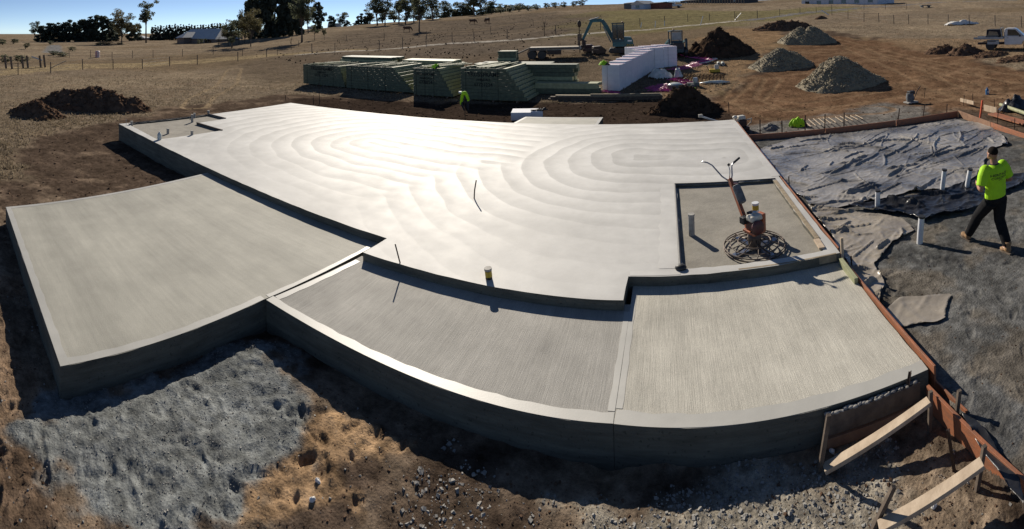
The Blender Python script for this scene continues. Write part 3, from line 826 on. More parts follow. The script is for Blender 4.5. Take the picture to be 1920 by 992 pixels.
for k, (tx, ty, bx, by, l) in enumerate([(1554, 778, 1537, 882, 'leaning timber stake at the left end of the grey board'), (1745, 734, 1743, 806, 'timber stake at the top end of the long pale brace'), (1799, 732, 1792, 790, 'timber stake standing on the sand bed side of the orange boards'), (1846, 836, 1832, 918, 'timber stake at the top end of the nearer pale brace'), (1676, 912, 1638, 990, 'leaning timber stake at the foot of the nearer brace')]):
    peg('timber_stake', l, (tx, ty), (bx, by), 0.021, M_wood2, 'timber stakes', square=True)
peg('steel_stake', 'black steel stake against the grey board', (1707, 697), (1696, 762), 0.02, M_steel, gS, zb=-4.1)
peg('steel_stake', 'black steel stake left of the long orange board', (1778, 806), (1790, 884), 0.02, M_steel, gS)
peg('orange_stake', 'bright orange stake at the back right corner of the sand bed', (1842, 188), (1836, 233), 0.032, mat('orange stake paint', (0.62, 0.10, 0.03), (0.5, 0.08, 0.03), 0.5), None, square=True)
# pale braces
def brace(label, a, b_, za, zb):
    plank('timber_brace', label, at(*a, za), at(*b_, zb), 0.088, 0.040, M_wood1, 'pale timber braces', 'brace', up_=(-0.45, 0.05, 0.9))
brace('long pale timber brace from stake to the orange boards', (1545, 880), (1742, 752), -4.10, -3.84)
brace('nearer pale timber brace at the bottom edge of the picture', (1648, 990), (1842, 868), -4.06, -3.84)

# ------------------------------------------------------------ pipes
def pipe(label, bot, top, rad, body, zb, cap=None, band=None, group=None):
    b_ = at(*bot, zb); t_ = up(*top, b_); d = t_ - b_
    r_ = thing('capped_pipe' if cap else 'stub_pipe', label, 'pipe', b_, 0, group)
    MB().tube([(0, 0, -0.05), d * 0.3, d * 0.7, d], rad, 14).build('pipe_wall', body, r_, smooth='auto')
    u = d.normalized()
    if cap: MB().tube([d - u * 0.012, d + u * 0.02], rad * 1.12, 14).build('cap', cap, r_, smooth='auto')
    if band: MB().tube([d - u * 0.10, d - u * 0.02], rad * 1.03, 14, cap=False).build('tape_band', band, r_, smooth=True)
    return r_
gP = 'white drain pipes standing in the sand bed'
pipe('nearest white drain pipe with black cap in the bare sand', (1724, 456), (1728, 407), 0.055, M_pvc, -4.0, M_black, None, gP)
pipe('white capped drain pipe standing alone in the plastic, left of the others', (1645, 391), (1646, 358), 0.052, M_pvc, -4.0, M_black, None, gP)
pipe('white drain pipe behind, left one of the pair near the man', (1766, 361), (1771, 319), 0.055, M_pvc, -4.0, M_black, None, gP)
pipe('white drain pipe nearest to the man, right one of the pair', (1812, 355), (1819, 318), 0.055, M_pvc, -4.0, M_black, None, gP)
gQ = 'drain pipes set in the concrete'
pipe('splashed grey pipe at the left side of the recess', (1297, 441), (1296, 403), 0.055, M_pvcd, ZS - 0.06, M_pvcd, None, gQ)
pipe('white pipe with yellow band behind the trowel machine', (1420, 436), (1416, 382), 0.058, M_pvc, ZS - 0.06, M_pvc, M_yellow, gQ)
pipe('short dark pipe with yellow band near the slab front edge', (917, 522), (915, 505), 0.050, M_steel, ZS, M_pvcd, M_yellow, gQ)
for k, (bx, by, tx, ty, l) in enumerate([(247, 236, 247, 228, 'short pipe at the outer corner of the far left recess'), (360.4, 229.4, 360.4, 215.5, 'tallest pipe in the far left recess'), (365, 221, 364.6, 213, 'pipe just behind the tallest one in the far left recess'), (391, 216, 391, 208, 'rearmost short pipe of the far left recess'), (314.8, 251, 314.8, 242, 'short pipe in the middle of the far left recess'), (360, 256, 360, 246, 'nearest short pipe in the far left recess')]):
    pipe(l, (bx, by), (tx, ty), 0.05, M_pvcd, ZS - 0.055, M_pvcd, None, gQ)
def bent_rod(label, bot, mid, top, rad):
    b_ = at(*bot, ZS); m_ = up(*mid, b_) - b_; t_ = up(*top, b_) - b_
    tag(MB().tube([(0, 0, -0.03), m_ * 0.5, m_, t_], rad, 7).build('bent_rod', M_steel, smooth=True, loc=b_), label, 'rod', 'dark rods in the slab')
bent_rod('bent dark rod standing in the middle of the house slab', (889, 372), (890, 356), (893, 338), 0.014)
bent_rod('thin bent dark rod near the front left edge of the house slab', (750.5, 493), (749, 489), (741, 458), 0.011)
tag(MB().tube([(0, 0, -.02), (0.01, 0.0, 0.12), (-0.01, 0.01, 0.27)], 0.007, 6).build('bent_rod', M_alloy, loc=at(236.5, 236, ZS)), 'thin pale rod at the far left slab corner', 'rod', 'dark rods in the slab')
jug = thing('plastic_jug', 'clear white plastic jug on the far left slab', 'jug', at(299, 262, ZS))
MB().lathe([(0.06, 0), (0.075, 0.02), (0.075, 0.17), (0.05, 0.22), (0.022, 0.25)], 14).build('jug_body', M_film, jug, smooth='auto')
MB().lathe([(0.026, 0.25), (0.026, 0.28)], 10).build('cap', M_pvc, jug)

# ------------------------------------------------------------ power trowel
pt = thing('power_trowel', 'orange walk-behind power trowel with petrol engine on the recessed concrete', 'trowel machine', (1.36, 7.50, ZS - 0.06))
g = MB()
for (r_, z_, t_) in ((0.51, 0.028, 0.011), (0.505, 0.068, 0.009), (0.40, 0.082, 0.008), (0.27, 0.115, 0.013)):
    g.ring((0, 0, z_), r_, t_, 40, 6)
gr = g.build('guard_ring', M_rust, pt, smooth=True)
sp = MB()
for k in range(10):
    q = 2 * math.pi * k / 10 + 0.2
    def pr(r_, z_, s_=0): return (r_ * math.cos(q + s_), r_ * math.sin(q + s_), z_)
    sp.tube([pr(0.51, 0.028), pr(0.505, 0.068), pr(0.40, 0.082, 0.08), pr(0.27, 0.115, 0.16), pr(0.10, 0.17, 0.2)], 0.008, 5)
sp.build('guard_spokes', M_rust, gr, smooth=True)
for k in range(4):
    q = math.pi / 2 * k + 0.5
    rot = Matrix.Rotation(q, 3, 'Z') @ Matrix.Rotation(0.12, 3, 'X')
    MB().box(rot @ Vector((0.28, 0, 0)) + Vector((0, 0, 0.018)), (0.36, 0.14, 0.006), rot).build('trowel_blade', M_chrome, pt)
    MB().tube([rot @ Vector((0.06, 0, 0.05)) + Vector((0, 0, 0.04)), rot @ Vector((0.38, 0, 0.01)) + Vector((0, 0, 0.03))], 0.014, 6).build('blade_arm', M_rust, pt)
MB().lathe([(0.10, 0.03), (0.11, 0.10), (0.12, 0.20), (0.08, 0.26), (0.07, 0.28)], 16).build('gearbox', M_rust, pt, smooth='auto')
rz = Matrix.Rotation(R(-32), 3, 'Z')     # the handle points away to the left; engine square to it
def loc_(x, y, z): return tuple(rz.inverted() @ Vector((x, y, z))) if False else tuple(rz.inverted().transposed().inverted() @ Vector((x, y, z)))
rzM = Matrix.Rotation(R(30), 3, 'Z')
def E(x, y, z): return rzM @ Vector((x, y, z))
def ebox(name, c, d, m, par=pt, bevel=0.01, taper=1.0): return MB().box(E(c[0] * 0.85, c[1] * 0.85, 0.28 + (c[2] - 0.28) * 0.95), tuple(q * 0.85 for q in d), rzM, taper).build(name, m, par, bevel=bevel)
ebox('engine_frame', (0, 0, 0.285), (0.30, 0.34, 0.05), M_orange)
ebox('engine_frame', (0.0, -0.15, 0.325), (0.26, 0.025, 0.10), M_orange, bevel=0.004)
ebox('belt_guard', (0.185, -0.02, 0.40), (0.075, 0.16, 0.34), M_orange)
eng = ebox('engine_block', (0.0, 0.0, 0.385), (0.23, 0.24, 0.16), M_engr)
MB().lathe([(0.115, 0), (0.115, 0.035), (0.09, 0.055), (0.03, 0.06)], 20, (0, 0, 0), 'y').build('recoil_cover', M_engr, eng, smooth='auto')
eng.children[0].rotation_euler = (R(180), 0, R(20)); eng.children[0].location = E(-0.05, -0.13, 0.39)
for k in range(5): ebox('cooling_fin', (0.055, -0.128, 0.33 + k * 0.025), (0.10, 0.04, 0.009), M_alloy, eng, 0)
tk = ebox('fuel_tank', (-0.01, -0.02, 0.525), (0.29, 0.22, 0.11), M_cream, pt, 0.03, 0.9)
MB().lathe([(0.034, 0), (0.036, 0.012), (0.03, 0.024)], 14, E(0.0, -0.02, 0.58)).build('tank_cap', M_alloy, tk, smooth='auto')
ebox('air_filter', (-0.15, 0.13, 0.47), (0.12, 0.13, 0.13), M_black)
ebox('muffler', (0.06, 0.16, 0.51), (0.15, 0.10, 0.10), M_steel)
hA = E(-0.04, 0.12, 0.32); hT = Vector((-0.31, 0.58, 0.97))
MB().beam(hA, hT, 0.062, 0.075).build('handle_column', M_orange, pt, bevel=0.006)
MB().beam(hA.lerp(hT, 0.42) + Vector((0.03, -0.03, 0.02)), hA.lerp(hT, 0.80) + Vector((0.03, -0.03, 0.02)), 0.002, 0.002).build('strap', M_black, pt)
q0, q1 = hA.lerp(hT, 0.44) + Vector((0.05, -0.05, 0.05)), hA.lerp(hT, 0.80) + Vector((0.04, -0.05, 0.06))
MB().tube([q0, q0.lerp(q1, 0.04), q0.lerp(q1, 0.5), q0.lerp(q1, 0.96), q1], [0.055, 0.072, 0.075, 0.07, 0.05], 14).build('tool_roll', M_bag, pt, smooth='auto')
MB().box(q1 + Vector((0, 0.0, 0.01)), (0.07, 0.06, 0.05)).build('red_tag', M_engr, pt)
hb = MB().tube([hT + Vector((-0.03, 0, -0.03)), hT + Vector((-0.13, 0.05, 0.03)), hT + Vector((-0.28, 0.26, 0.17)), hT + Vector((-0.36, 0.34, 0.20)), hT + Vector((-0.46, 0.36, 0.22))], 0.014, 8)
hb.build('handlebar', M_chrome, pt, smooth=True)
hb = MB().tube([hT + Vector((0.03, 0.01, -0.04)), hT + Vector((0.05, 0.05, 0.04)), hT + Vector((0.06, 0.15, 0.17)), hT + Vector((0.09, 0.20, 0.20)), hT + Vector((0.22, 0.32, 0.25))], 0.014, 8)
h2 = hb.build('handlebar', M_chrome, pt, smooth=True)
MB().tube([hT + Vector((0.11, 0.22, 0.21)), hT + Vector((0.23, 0.33, 0.255))], 0.021, 8).build('grip', M_black, h2, smooth='auto')
lv = MB().tube([hT + Vector((0.0, 0.02, 0)), hT + Vector((0.015, 0.07, 0.12)), hT + Vector((0.0, 0.1, 0.20))], 0.008, 6).build('pitch_lever', M_chrome, pt, smooth=True)
MB().ell(hT + Vector((0.0, 0.1, 0.215)), (0.026, 0.026, 0.026)).build('knob', M_black, lv, smooth=True)
MB().tube([hT, E(-0.1, 0.2, 0.6), E(-0.12, 0.12, 0.5)], 0.006, 5).build('throttle_cable', M_black, pt)

# ------------------------------------------------------------ the man walking away over the sand
def solid(mb, name, m, parent, voxel=0.012, smooth=4):
    o = mb.build(name, m, parent, smooth=True)
    k = o.modifiers.new('remesh', 'REMESH'); k.mode = 'VOXEL'; k.voxel_size = voxel; k.use_smooth_shade = True
    s_ = o.modifiers.new('smooth', 'SMOOTH'); s_.factor = 0.5; s_.iterations = smooth
    return o
man = thing('person', 'man in bright yellow shirt and black trousers walking away over the sand', 'person', (5.03, 5.93, -4.0), R(2))
man.scale = (1.1, 1.0, 0.975)
# joints: he faces +Y, his left is -X
HIPz = 0.93
kneeR, ankR = Vector((0.10, 0.03, 0.50)), Vector((0.07, -0.20, 0.10))
kneeL, ankL = Vector((-0.10, 0.33, 0.53)), Vector((-0.11, 0.60, 0.105))
shR, shL = Vector((0.20, 0.02, 1.45)), Vector((-0.20, 0.02, 1.45))
elR, elL = Vector((0.30, -0.02, 1.16)), Vector((-0.30, -0.02, 1.16))
wrR, wrL = Vector((0.17, 0.23, 1.13)), Vector((-0.17, 0.23, 1.13))
body = MB()
body.ell((0, 0.0, 0.96), (0.165, 0.115, 0.13)); body.ell((0, 0.0, 1.12), (0.15, 0.105, 0.17)); body.ell((0, 0.01, 1.32), (0.18, 0.115, 0.17)); body.ell((0, 0.0, 1.42), (0.15, 0.07, 0.06))
body.tube([(0, 0.0, 1.44), (0, 0.015, 1.53), (0, 0.03, 1.60)], [0.075, 0.058, 0.056], 12)
hd = Vector((-0.01, 0.035, 1.685))
body.ell(hd, (0.076, 0.098, 0.112)); body.ell(hd + Vector((-0.01, 0.045, -0.055)), (0.055, 0.055, 0.06))
body.ell(hd + Vector((-0.015, 0.10, -0.015)), (0.014, 0.022, 0.026)); body.ell(hd + Vector((-0.012, 0.088, -0.06)), (0.026, 0.014, 0.01))
for s_ in (-1, 1):
    body.ell(hd + Vector((0.079 * s_, 0.0, -0.015)), (0.012, 0.022, 0.034)); body.ell(hd + Vector((0.03 * s_ - 0.012, 0.088, 0.005)), (0.012, 0.008, 0.007))
for sh, el, wr in ((shR, elR, wrR), (shL, elL, wrL)):
    body.tube([sh - Vector((0, 0, 0.02)), sh.lerp(el, 0.5), el], [0.055, 0.050, 0.043], 10); body.ell(el, (0.043, 0.043, 0.043)); body.tube([el, el.lerp(wr, 0.35), wr], [0.043, 0.046, 0.028], 10)
    s_ = 1 if sh.x > 0 else -1
    pm = wr + Vector((-0.035 * s_, 0.055, 0.0)); body.ell(pm, (0.028, 0.05, 0.04)); body.ell(wr, (0.028, 0.032, 0.028))
    for f in range(4):
        b0 = pm + Vector((-0.01 * s_, 0.035, 0.028 - 0.019 * f)); ln = (0.034, 0.04, 0.037, 0.028)[f]
        body.tube([b0, b0 + Vector((-0.012 * s_, ln, -0.002)), b0 + Vector((-0.045 * s_, ln * 1.1, -0.006)), b0 + Vector((-0.055 * s_, ln * 0.5, -0.008))], [0.0095, 0.009, 0.0085, 0.0075], 7)
    b0 = pm + Vector((-0.012 * s_, -0.01, 0.03)); body.tube([b0, b0 + Vector((-0.022 * s_, 0.022, 0.018)), b0 + Vector((-0.04 * s_, 0.045, 0.012))], [0.012, 0.0105, 0.008], 7)
for hp, kn, an in ((Vector((0.09, 0, 0.90)), kneeR, ankR), (Vector((-0.09, 0, 0.90)), kneeL, ankL)):
    body.tube([hp, hp.lerp(kn, 0.5), kn], [0.088, 0.072, 0.052], 12); body.tube([kn, kn.lerp(an, 0.35), an], [0.052, 0.054, 0.036], 12); body.ell(kn, (0.052, 0.052, 0.055))
    body.ell(an + Vector((0, 0.06, -0.04)), (0.035, 0.09, 0.03))
solid(body, 'body', M_skin, man, 0.0075, 4)
sh_ = MB()
sh_.ell((0, 0.0, 1.03), (0.185, 0.135, 0.12)); sh_.tube([(0, 0, 0.945), (0, 0.0, 1.0), (0, 0.0, 1.12), (0, 0.0, 1.26), (0, 0.005, 1.38), (0, 0.005, 1.46), (0, 0.01, 1.50)], [0.19, 0.192, 0.18, 0.195, 0.205, 0.16, 0.085], 18, flat=1.0)
sh_.v = [(x * 1.0, y * (0.70 if abs(y) < 9 else 1), z) for x, y, z in sh_.v]
for sh, el in ((shR, elR), (shL, elL)):
    sh_.ell(sh + Vector((-0.02 if sh.x > 0 else 0.02, 0, 0.0)), (0.085, 0.085, 0.08)); sh_.tube([sh + Vector((-0.03 if sh.x > 0 else 0.03, 0, 0.0)), sh.lerp(el, 0.3), sh.lerp(el, 0.82)], [0.094, 0.090, 0.088], 12)
for k in range(9):   # creases
    q = random.uniform(-1, 1); sh_.tube([(q * 0.16, -0.118 + 0.03 * abs(q), random.uniform(0.97, 1.1)), (q * 0.13 + 0.02, -0.125 + 0.03 * abs(q), random.uniform(1.12, 1.24))], [0.012, 0.004], 6)
shirt = solid(sh_, 'shirt', M_hivis, man, 0.010, 3)
tr = MB()
tr.ell((0, -0.005, 0.93), (0.178, 0.132, 0.12))
for hp, kn, an in ((Vector((0.088, -0.01, 0.90)), kneeR, ankR), (Vector((-0.088, 0, 0.90)), kneeL, ankL)):
    e_ = kn.lerp(an, 0.93)
    tr.tube([hp, hp.lerp(kn, 0.5), kn, kn.lerp(an, 0.4), kn.lerp(an, 0.75), e_], [0.122, 0.110, 0.092, 0.088, 0.080, 0.076], 14)
    for k in range(4):
        c_ = kn.lerp(an, 0.60 + 0.1 * k); tr.ell(c_, (0.074, 0.074, 0.018), rot=Matrix.Rotation(random.uniform(-.4, .4), 3, 'X'))
    c_ = kn; tr.ell(c_ + Vector((0, 0.01, 0)), (0.082, 0.082, 0.05))
solid(tr, 'trousers', M_pants, man, 0.010, 3)
for an, pitch in ((ankR, R(-3)), (ankL, R(8))):
    bt = MB(); rt = Matrix.Rotation(pitch, 3, 'X')
    def bp_(x, y, z): return an + rt @ Vector((x, y, z))
    bt.tube([bp_(0, -0.01, 0.10), bp_(0, 0, 0.03), bp_(0, 0.0, -0.03)], [0.058, 0.052, 0.055], 12); bt.ell(bp_(0, 0.01, -0.045), (0.048, 0.075, 0.042), rot=rt); bt.ell(bp_(0, 0.10, -0.055), (0.052, 0.085, 0.04), rot=rt)
    b2 = solid(bt, 'boot', M_boot, man, 0.008, 2)
    MB().prism([(-.04, -.085), (.04, -.085), (.045, 0.0), (.054, .10), (.04, .175), (-.04, .175), (-.054, .10), (-.045, 0)], -0.10, -0.075, Matrix.Translation(an) @ rt.to_4x4()).build('sole', M_wood2, b2)
hr = MB().ell(hd + Vector((0, -0.014, 0.036)), (0.0785, 0.094, 0.086), 20, 14)
hr.v = [v for v in hr.v]
solid(hr, 'hair', M_hair, man, 0.009, 1)
MB().ring((0, 0.008, 1.505), 0.070, 0.010, 24, 6, 0.92).build('collar', M_navy, man, smooth=True)
bpy.context.view_layer.update()
dg = bpy.context.evaluated_depsgraph_get()
bv = BVHTree.FromObject(shirt, dg)
def print_text(parent, txt, size, x, z, m, mat4=None):
    cu = bpy.data.curves.new('lettering', 'FONT'); cu.body = txt; cu.size = size; cu.align_x = 'CENTER'; cu.resolution_u = 2; cu.offset = size * 0.018
    tmp = bpy.data.objects.new('lettering', cu); COL.objects.link(tmp)
    bpy.context.view_layer.update()
    me = bpy.data.meshes.new_from_object(tmp.evaluated_get(bpy.context.evaluated_depsgraph_get()))
    bpy.data.objects.remove(tmp)
    me.materials.clear(); me.materials.append(m)
    o = bpy.data.objects.new('lettering', me); COL.objects.link(o); o.parent = parent
    return o
for txt, size, z in (('HERITAGE', 0.062, 1.335), ('CONCRETE', 0.050, 1.285), ('0418 000 000'.replace('0418 000 000', 'III III III'), 0.022, 1.258)):
    o = print_text(man, txt, size, 0, z, M_print)
    bm = bmesh.new(); bm.from_mesh(o.data); bmesh.ops.subdivide_edges(bm, edges=bm.edges, cuts=1)
    for v in bm.verts:
        x_, z_ = v.co.x * 1.15, v.co.y + z
        hit = bv.ray_cast(Vector((x_, -1, z_)), Vector((0, 1, 0)))[0]
        v.co = Vector((x_, (hit.y if hit else -0.14) - 0.003, z_))
    bm.to_mesh(o.data); bm.free()

# ------------------------------------------------------------ plastic sheets on the sand
M_poly = mat('dusty glare-pale black plastic', (0.36, 0.335, 0.30), (0.055, 0.055, 0.058), 0.24, 0.8, 0.010, 9, spec=0.8, lo=0.30, hi=0.60, rvar=0.1)  # pale tone is dust plus sun glare put into the colour
M_polyd = mat('black plastic', (0.030, 0.030, 0.033), (0.012, 0.012, 0.014), 0.30, 3, 0.004, 12, spec=0.6)
M_polyc = mat('dusty clear plastic', (0.40, 0.35, 0.28), (0.24, 0.21, 0.17), 0.26, 1.5, 0.006, 12, spec=0.8, rvar=0.1)
def sheet(name, label, poly, m, zoff, amp, seed, step=0.032, folds=30, flen=(0.4, 2.2), wds=(0.018, 0.045)):
    P_ = [tuple(at(*q, -4.0).xy) if len(q) == 2 else (q[0], q[1]) for q in poly]
    xs = [q[0] for q in P_]; ys = [q[1] for q in P_]
    gx, gy = np.meshgrid(np.arange(min(xs), max(xs) + step, step), np.arange(min(ys), max(ys) + step, step))
    wx = gx + 0.12 * fbm(gx / 0.8, gy / 0.8, 3, seed); wy = gy + 0.12 * fbm(gx / 0.8, gy / 0.8, 3, seed + 5)
    ins = pdist(P_, wx, wy)
    rid = lambda s_, q, a: np.clip(1 - np.abs(fbm(wx * math.cos(a) / s_ + wy * math.sin(a) / s_, (-wx * math.sin(a) + wy * math.cos(a)) / (s_ * 2.8), 3, q)) * 5.5, 0, 1) ** 2
    z = amp * (0.55 * rid(0.9, seed, 0.4) + 0.4 * rid(0.45, seed + 1, 2.2) + 0.25 * rid(0.22, seed + 2, 1.2) + 0.2 * rid(0.13, seed + 9, -0.3))
    rg = np.random.default_rng(seed)
    for k in range(folds):       # standing folds
        j = rg.integers(0, gx.size); x0, y0 = gx.flat[j], gy.flat[j]; a = rg.normal(0.15, 0.6); ln = rg.uniform(*flen) / 2; wd = rg.uniform(*wds)
        u = (gx - x0) * math.cos(a) + (gy - y0) * math.sin(a); v = -(gx - x0) * math.sin(a) + (gy - y0) * math.cos(a) + 0.06 * np.sin(u * 3 + k)
        z = z + (rg.uniform(0.3, 1.3) ** 2) * min(amp * 1.5, wd * 2.2) * np.exp(-(v / wd) ** 2) * (1 - sstep(0.6, 1.0, np.abs(u / ln)))
    z = z + 0.5 * amp * np.exp(-(ins / 0.06) ** 2)
    gyy, gxx = np.gradient(ins, step)
    gn = np.hypot(gxx, gyy) + 1e-6
    sh = np.where(ins < 0, -ins / gn, 0)
    keep = ins > -step * 1.5
    gx = gx + sh * gxx / gn; gy = gy + sh * gyy / gn
    idx = -np.ones(gx.shape, int); idx[keep] = np.arange(keep.sum())
    q = np.stack([idx[:-1, :-1], idx[:-1, 1:], idx[1:, 1:], idx[1:, :-1]], -1).reshape(-1, 4)
    q = q[(q >= 0).all(1)]
    zg = -4.0 + zoff + z[keep]
    o = mesh_np(name, np.stack([gx[keep], gy[keep], zg], -1), q, m)
    return tag(o, label, 'plastic sheet', 'plastic sheets laid on the sand bed')
sheet('plastic_sheet', 'large wrinkled dusty plastic sheet covering the back of the sand bed', [(1416, 283), (1500, 258), (1790, 226), (1850, 232), (1886, 258), (1890, 272), (1862, 280), (1835, 330), (1800, 352), (1700, 362), (1640, 378), (1570, 392), (1512, 385)], M_poly, 0.022, 0.030, 3, folds=230, wds=(0.010, 0.032), step=0.026)
sheet('plastic_sheet', 'dark loose plastic sheet bunched beside the man', [(1590, 392), (1650, 384), (1740, 368), (1790, 355), (1830, 345), (1919, 330), (1919, 348), (1860, 372), (1840, 392), (1760, 410), (1728, 420), (1690, 405), (1640, 398)], M_polyd, 0.05, 0.07, 23, folds=26, flen=(0.4, 1.2))
sheet('plastic_sheet', 'dusty clear plastic sheet lying beside the recess and the orange board', [(1515, 385), (1600, 395), (1690, 412), (1720, 432), (1680, 452), (1660, 480), (1640, 500), (1660, 540), (1655, 580), (1628, 612), (1612, 560), (1590, 500), (1560, 440)], M_polyc, 0.012, 0.030, 33, folds=70, flen=(0.3, 1.0), wds=(0.010, 0.028), step=0.024)
sheet('plastic_sheet', 'grey corner of plastic folded over the sand below the clear sheet', [(1628, 614), (1690, 560), (1782, 555), (1770, 600), (1700, 612)], M_polyc, 0.012, 0.018, 43, folds=3, flen=(0.2, 0.5))
sheet('plastic_sheet', 'dark plastic strip along the orange board at the lower right', [(1796, 782), (1830, 800), (1870, 838), (1915, 905), (1919, 940), (1919, 970), (1880, 890), (1830, 830)], M_polyd, 0.03, 0.03, 53, folds=3, flen=(0.3, 0.8))
# ============================================================ HEAPS
def heap(name, label, cat, c, rx, ry, h, rot, m, seed, group=None, peaks=((0, 0, 1),), lump=0.18, n=64, stones=0, mst=None, ssize=(0.02, 0.05), power=1.0, lsc=0.5):
    """a tipped heap: a lumpy mound sunk into the ground, with loose stones or clods on it"""
    r_ = thing(name, label, cat, c, 0, group)
    u = np.linspace(-1.15, 1.15, n); U, V = np.meshgrid(u, u)
    ca, sa = math.cos(rot), math.sin(rot)
    lx, ly = U * rx, V * ry
    hh = np.zeros_like(U)
    wob = 0.22 * fbm(U * 1.6 + seed, V * 1.6, 3, seed)
    for (a, b_, k) in peaks:
        d = np.hypot((U - a) / max(0.35, k), (V - b_) / max(0.35, k)) + wob
        hh = np.maximum(hh, k * h * np.clip(1 - d, -0.2, 1) ** power if power == 1.0 else k * h * (1 - sstep(0, 1, d)))
    hh = np.where(hh > h * 0.8, h * 0.8 + (hh - h * 0.8) * 0.55, hh)
    msk = np.clip(hh / (0.15 * h), 0, 1)
    wx = ca * lx - sa * ly; wy = sa * lx + ca * ly
    hh = hh + msk * (lump * h * fbm(wx / lsc, wy / lsc, 4, seed + 3, 0.6) + 0.06 * fbm(wx / 0.16, wy / 0.16, 3, seed + 6))
    zg = np.array([[float(zbase(c[0] + a, c[1] + b_)) for a, b_ in zip(ra, rb)] for ra, rb in zip(wx[::8], wy[::8])]) if False else zbase(c[0] + wx, c[1] + wy)
    edge = sstep(0.85, 1.12, np.maximum(np.abs(U), np.abs(V)))
    z = zg - c[2] + hh - 0.05 - 0.25 * edge
    V3 = np.stack([wx, wy, z], -1).reshape(-1, 3)
    i = np.arange(n - 1)[:, None] * n + np.arange(n - 1)[None, :]
    q = np.stack([i, i + 1, i + n + 1, i + n], -1).reshape(-1, 4)
    o = mesh_np('mound', V3, q, m); o.parent = r_
    if stones:
        rg = np.random.default_rng(seed)
        wgt = np.clip(hh, 0.01, None).ravel() ** 0.6 * (hh.ravel() > 0.02); wgt /= wgt.sum()
        pk = rg.choice(n * n, stones, p=wgt)
        P_ = V3[pk] + rg.normal(0, 1, (stones, 3)) * np.array([rx / n, ry / n, 0.004])
        s_ = rg.uniform(ssize[0], ssize[1], stones)
        scatter(P_, s_, 'loose_stones', mst or m, rg, parent=r_)
    return r_
OCT = np.array([(1, 0, 0), (-1, 0, 0), (0, 1, 0), (0, -1, 0), (0, 0, 1), (0, 0, -1)], float)
OCF = np.array([(0, 2, 4), (2, 1, 4), (1, 3, 4), (3, 0, 4), (2, 0, 5), (1, 2, 5), (3, 1, 5), (0, 3, 5)])
BXV = np.array([(-1, -1, -1), (1, -1, -1), (1, 1, -1), (-1, 1, -1), (-.8, -.9, 1), (.9, -.8, 1), (.8, .9, 1), (-.9, .7, 1)], float) * 0.75
BXF = np.array([(3, 2, 1), (3, 1, 0), (4, 5, 6), (4, 6, 7), (0, 1, 5), (0, 5, 4), (1, 2, 6), (1, 6, 5), (2, 3, 7), (2, 7, 6), (3, 0, 4), (3, 4, 7)])
def scatter(P_, s_, name, m, rg, parent=None, flat=0.7, box=True):
    k = len(P_)
    BV, BF = (BXV, BXF) if box else (OCT, OCF)
    a = rg.normal(0, 1, (k, 4)); a /= np.linalg.norm(a, axis=1)[:, None]
    w_, x, y, z = a.T
    Rm = np.stack([1 - 2 * (y * y + z * z), 2 * (x * y - z * w_), 2 * (x * z + y * w_), 2 * (x * y + z * w_), 1 - 2 * (x * x + z * z), 2 * (y * z - x * w_), 2 * (x * z - y * w_), 2 * (y * z + x * w_), 1 - 2 * (x * x + y * y)], -1).reshape(-1, 3, 3)
    jit = 1 + rg.uniform(-0.3, 0.3, (k, len(BV), 3))
    V_ = np.einsum('kij,kvj->kvi', Rm, BV[None] * jit * rg.uniform(0.6, 1.0, (k, 1, 3))) * s_[:, None, None]
    V_[..., 2] *= flat
    V_ = (V_ + P_[:, None, :]).reshape(-1, 3)
    F_ = (BF[None] + (np.arange(k) * len(BV))[:, None, None]).reshape(-1, 3)
    o = mesh_np(name, V_, F_, m, smooth=False)
    if parent is not None: o.parent = parent
    o['kind'] = 'stuff'
    return o
gG = 'gravel heaps on the bare earth'
def hp(px, py): return P3(px, py)
c = hp(1577, 160); s = mpp(c)
heap('gravel_heap', 'largest nearest cone of yellow grey gravel', 'gravel heap', c + Vector((0.1, 0.6, 0)), 92 * s, 70 * s, 58 * s, 0.2, M_gravel, 11, gG, ((0, 0, 1), (-0.3, 0.1, 0.62)), 0.07, 70, 3000, M_stone, (0.025, 0.075))
c = hp(1470, 127); s = mpp(c)
heap('gravel_heap', 'middle gravel heap left of the largest one', 'gravel heap', c + Vector((0, 0.8, 0)), 66 * s, 52 * s, 40 * s, 0.2, M_gravel, 12, gG, ((0, 0, 1), (0.35, 0.0, 0.7)), 0.06, 60, 2000, M_stone, (0.025, 0.075))
c = hp(1518, 82); s = mpp(c)
heap('gravel_heap', 'farthest gravel heap with a twin peak', 'gravel heap', c + Vector((0, 0.8, 0)), 54 * s, 44 * s, 38 * s, 0.1, M_gravel, 13, gG, ((-0.22, 0.1, 0.95), (0.12, -0.12, 0.98)), 0.05, 56, 1500, M_stone, (0.03, 0.08))
gH = 'heaps of dug soil'
c = hp(1349, 104); s = mpp(c)
heap('soil_heap', 'dark pointed soil heap beside the polystyrene stack', 'soil heap', c + Vector((0, 0.6, 0)), 70 * s, 52 * s, 56 * s, 0, M_soil, 21, gH, ((0, 0, 1), (0.35, 0, 0.6), (-0.5, 0.0, 0.4)), 0.18, 64, 300, M_soil, (0.04, 0.12))
c = hp(1284, 212); s = mpp(c)
heap('soil_heap', 'dark soil heap close behind the house slab', 'soil heap', c + Vector((0, 0.3, 0)), 84 * s, 44 * s, 54 * s, 0.1, M_soil, 22, gH, ((0, 0, 1), (-0.4, 0, 0.5), (0.5, -0.1, 0.4)), 0.22, 64, 400, M_soil, (0.03, 0.09))
c = hp(175, 200); s = mpp(c)
heap('soil_heap', 'long lumpy dark soil heap on the grass at the left', 'soil heap', hp(165, 202), 118 * s, 52 * s, 42 * s, 0.75, M_soilb, 23, gH, ((0.1, 0, 1), (0.5, 0.05, 0.7), (-0.4, 0.0, 0.72)), 0.2, 72, 700, M_soilb, (0.03, 0.13))
c = hp(68, 217); s = mpp(c)
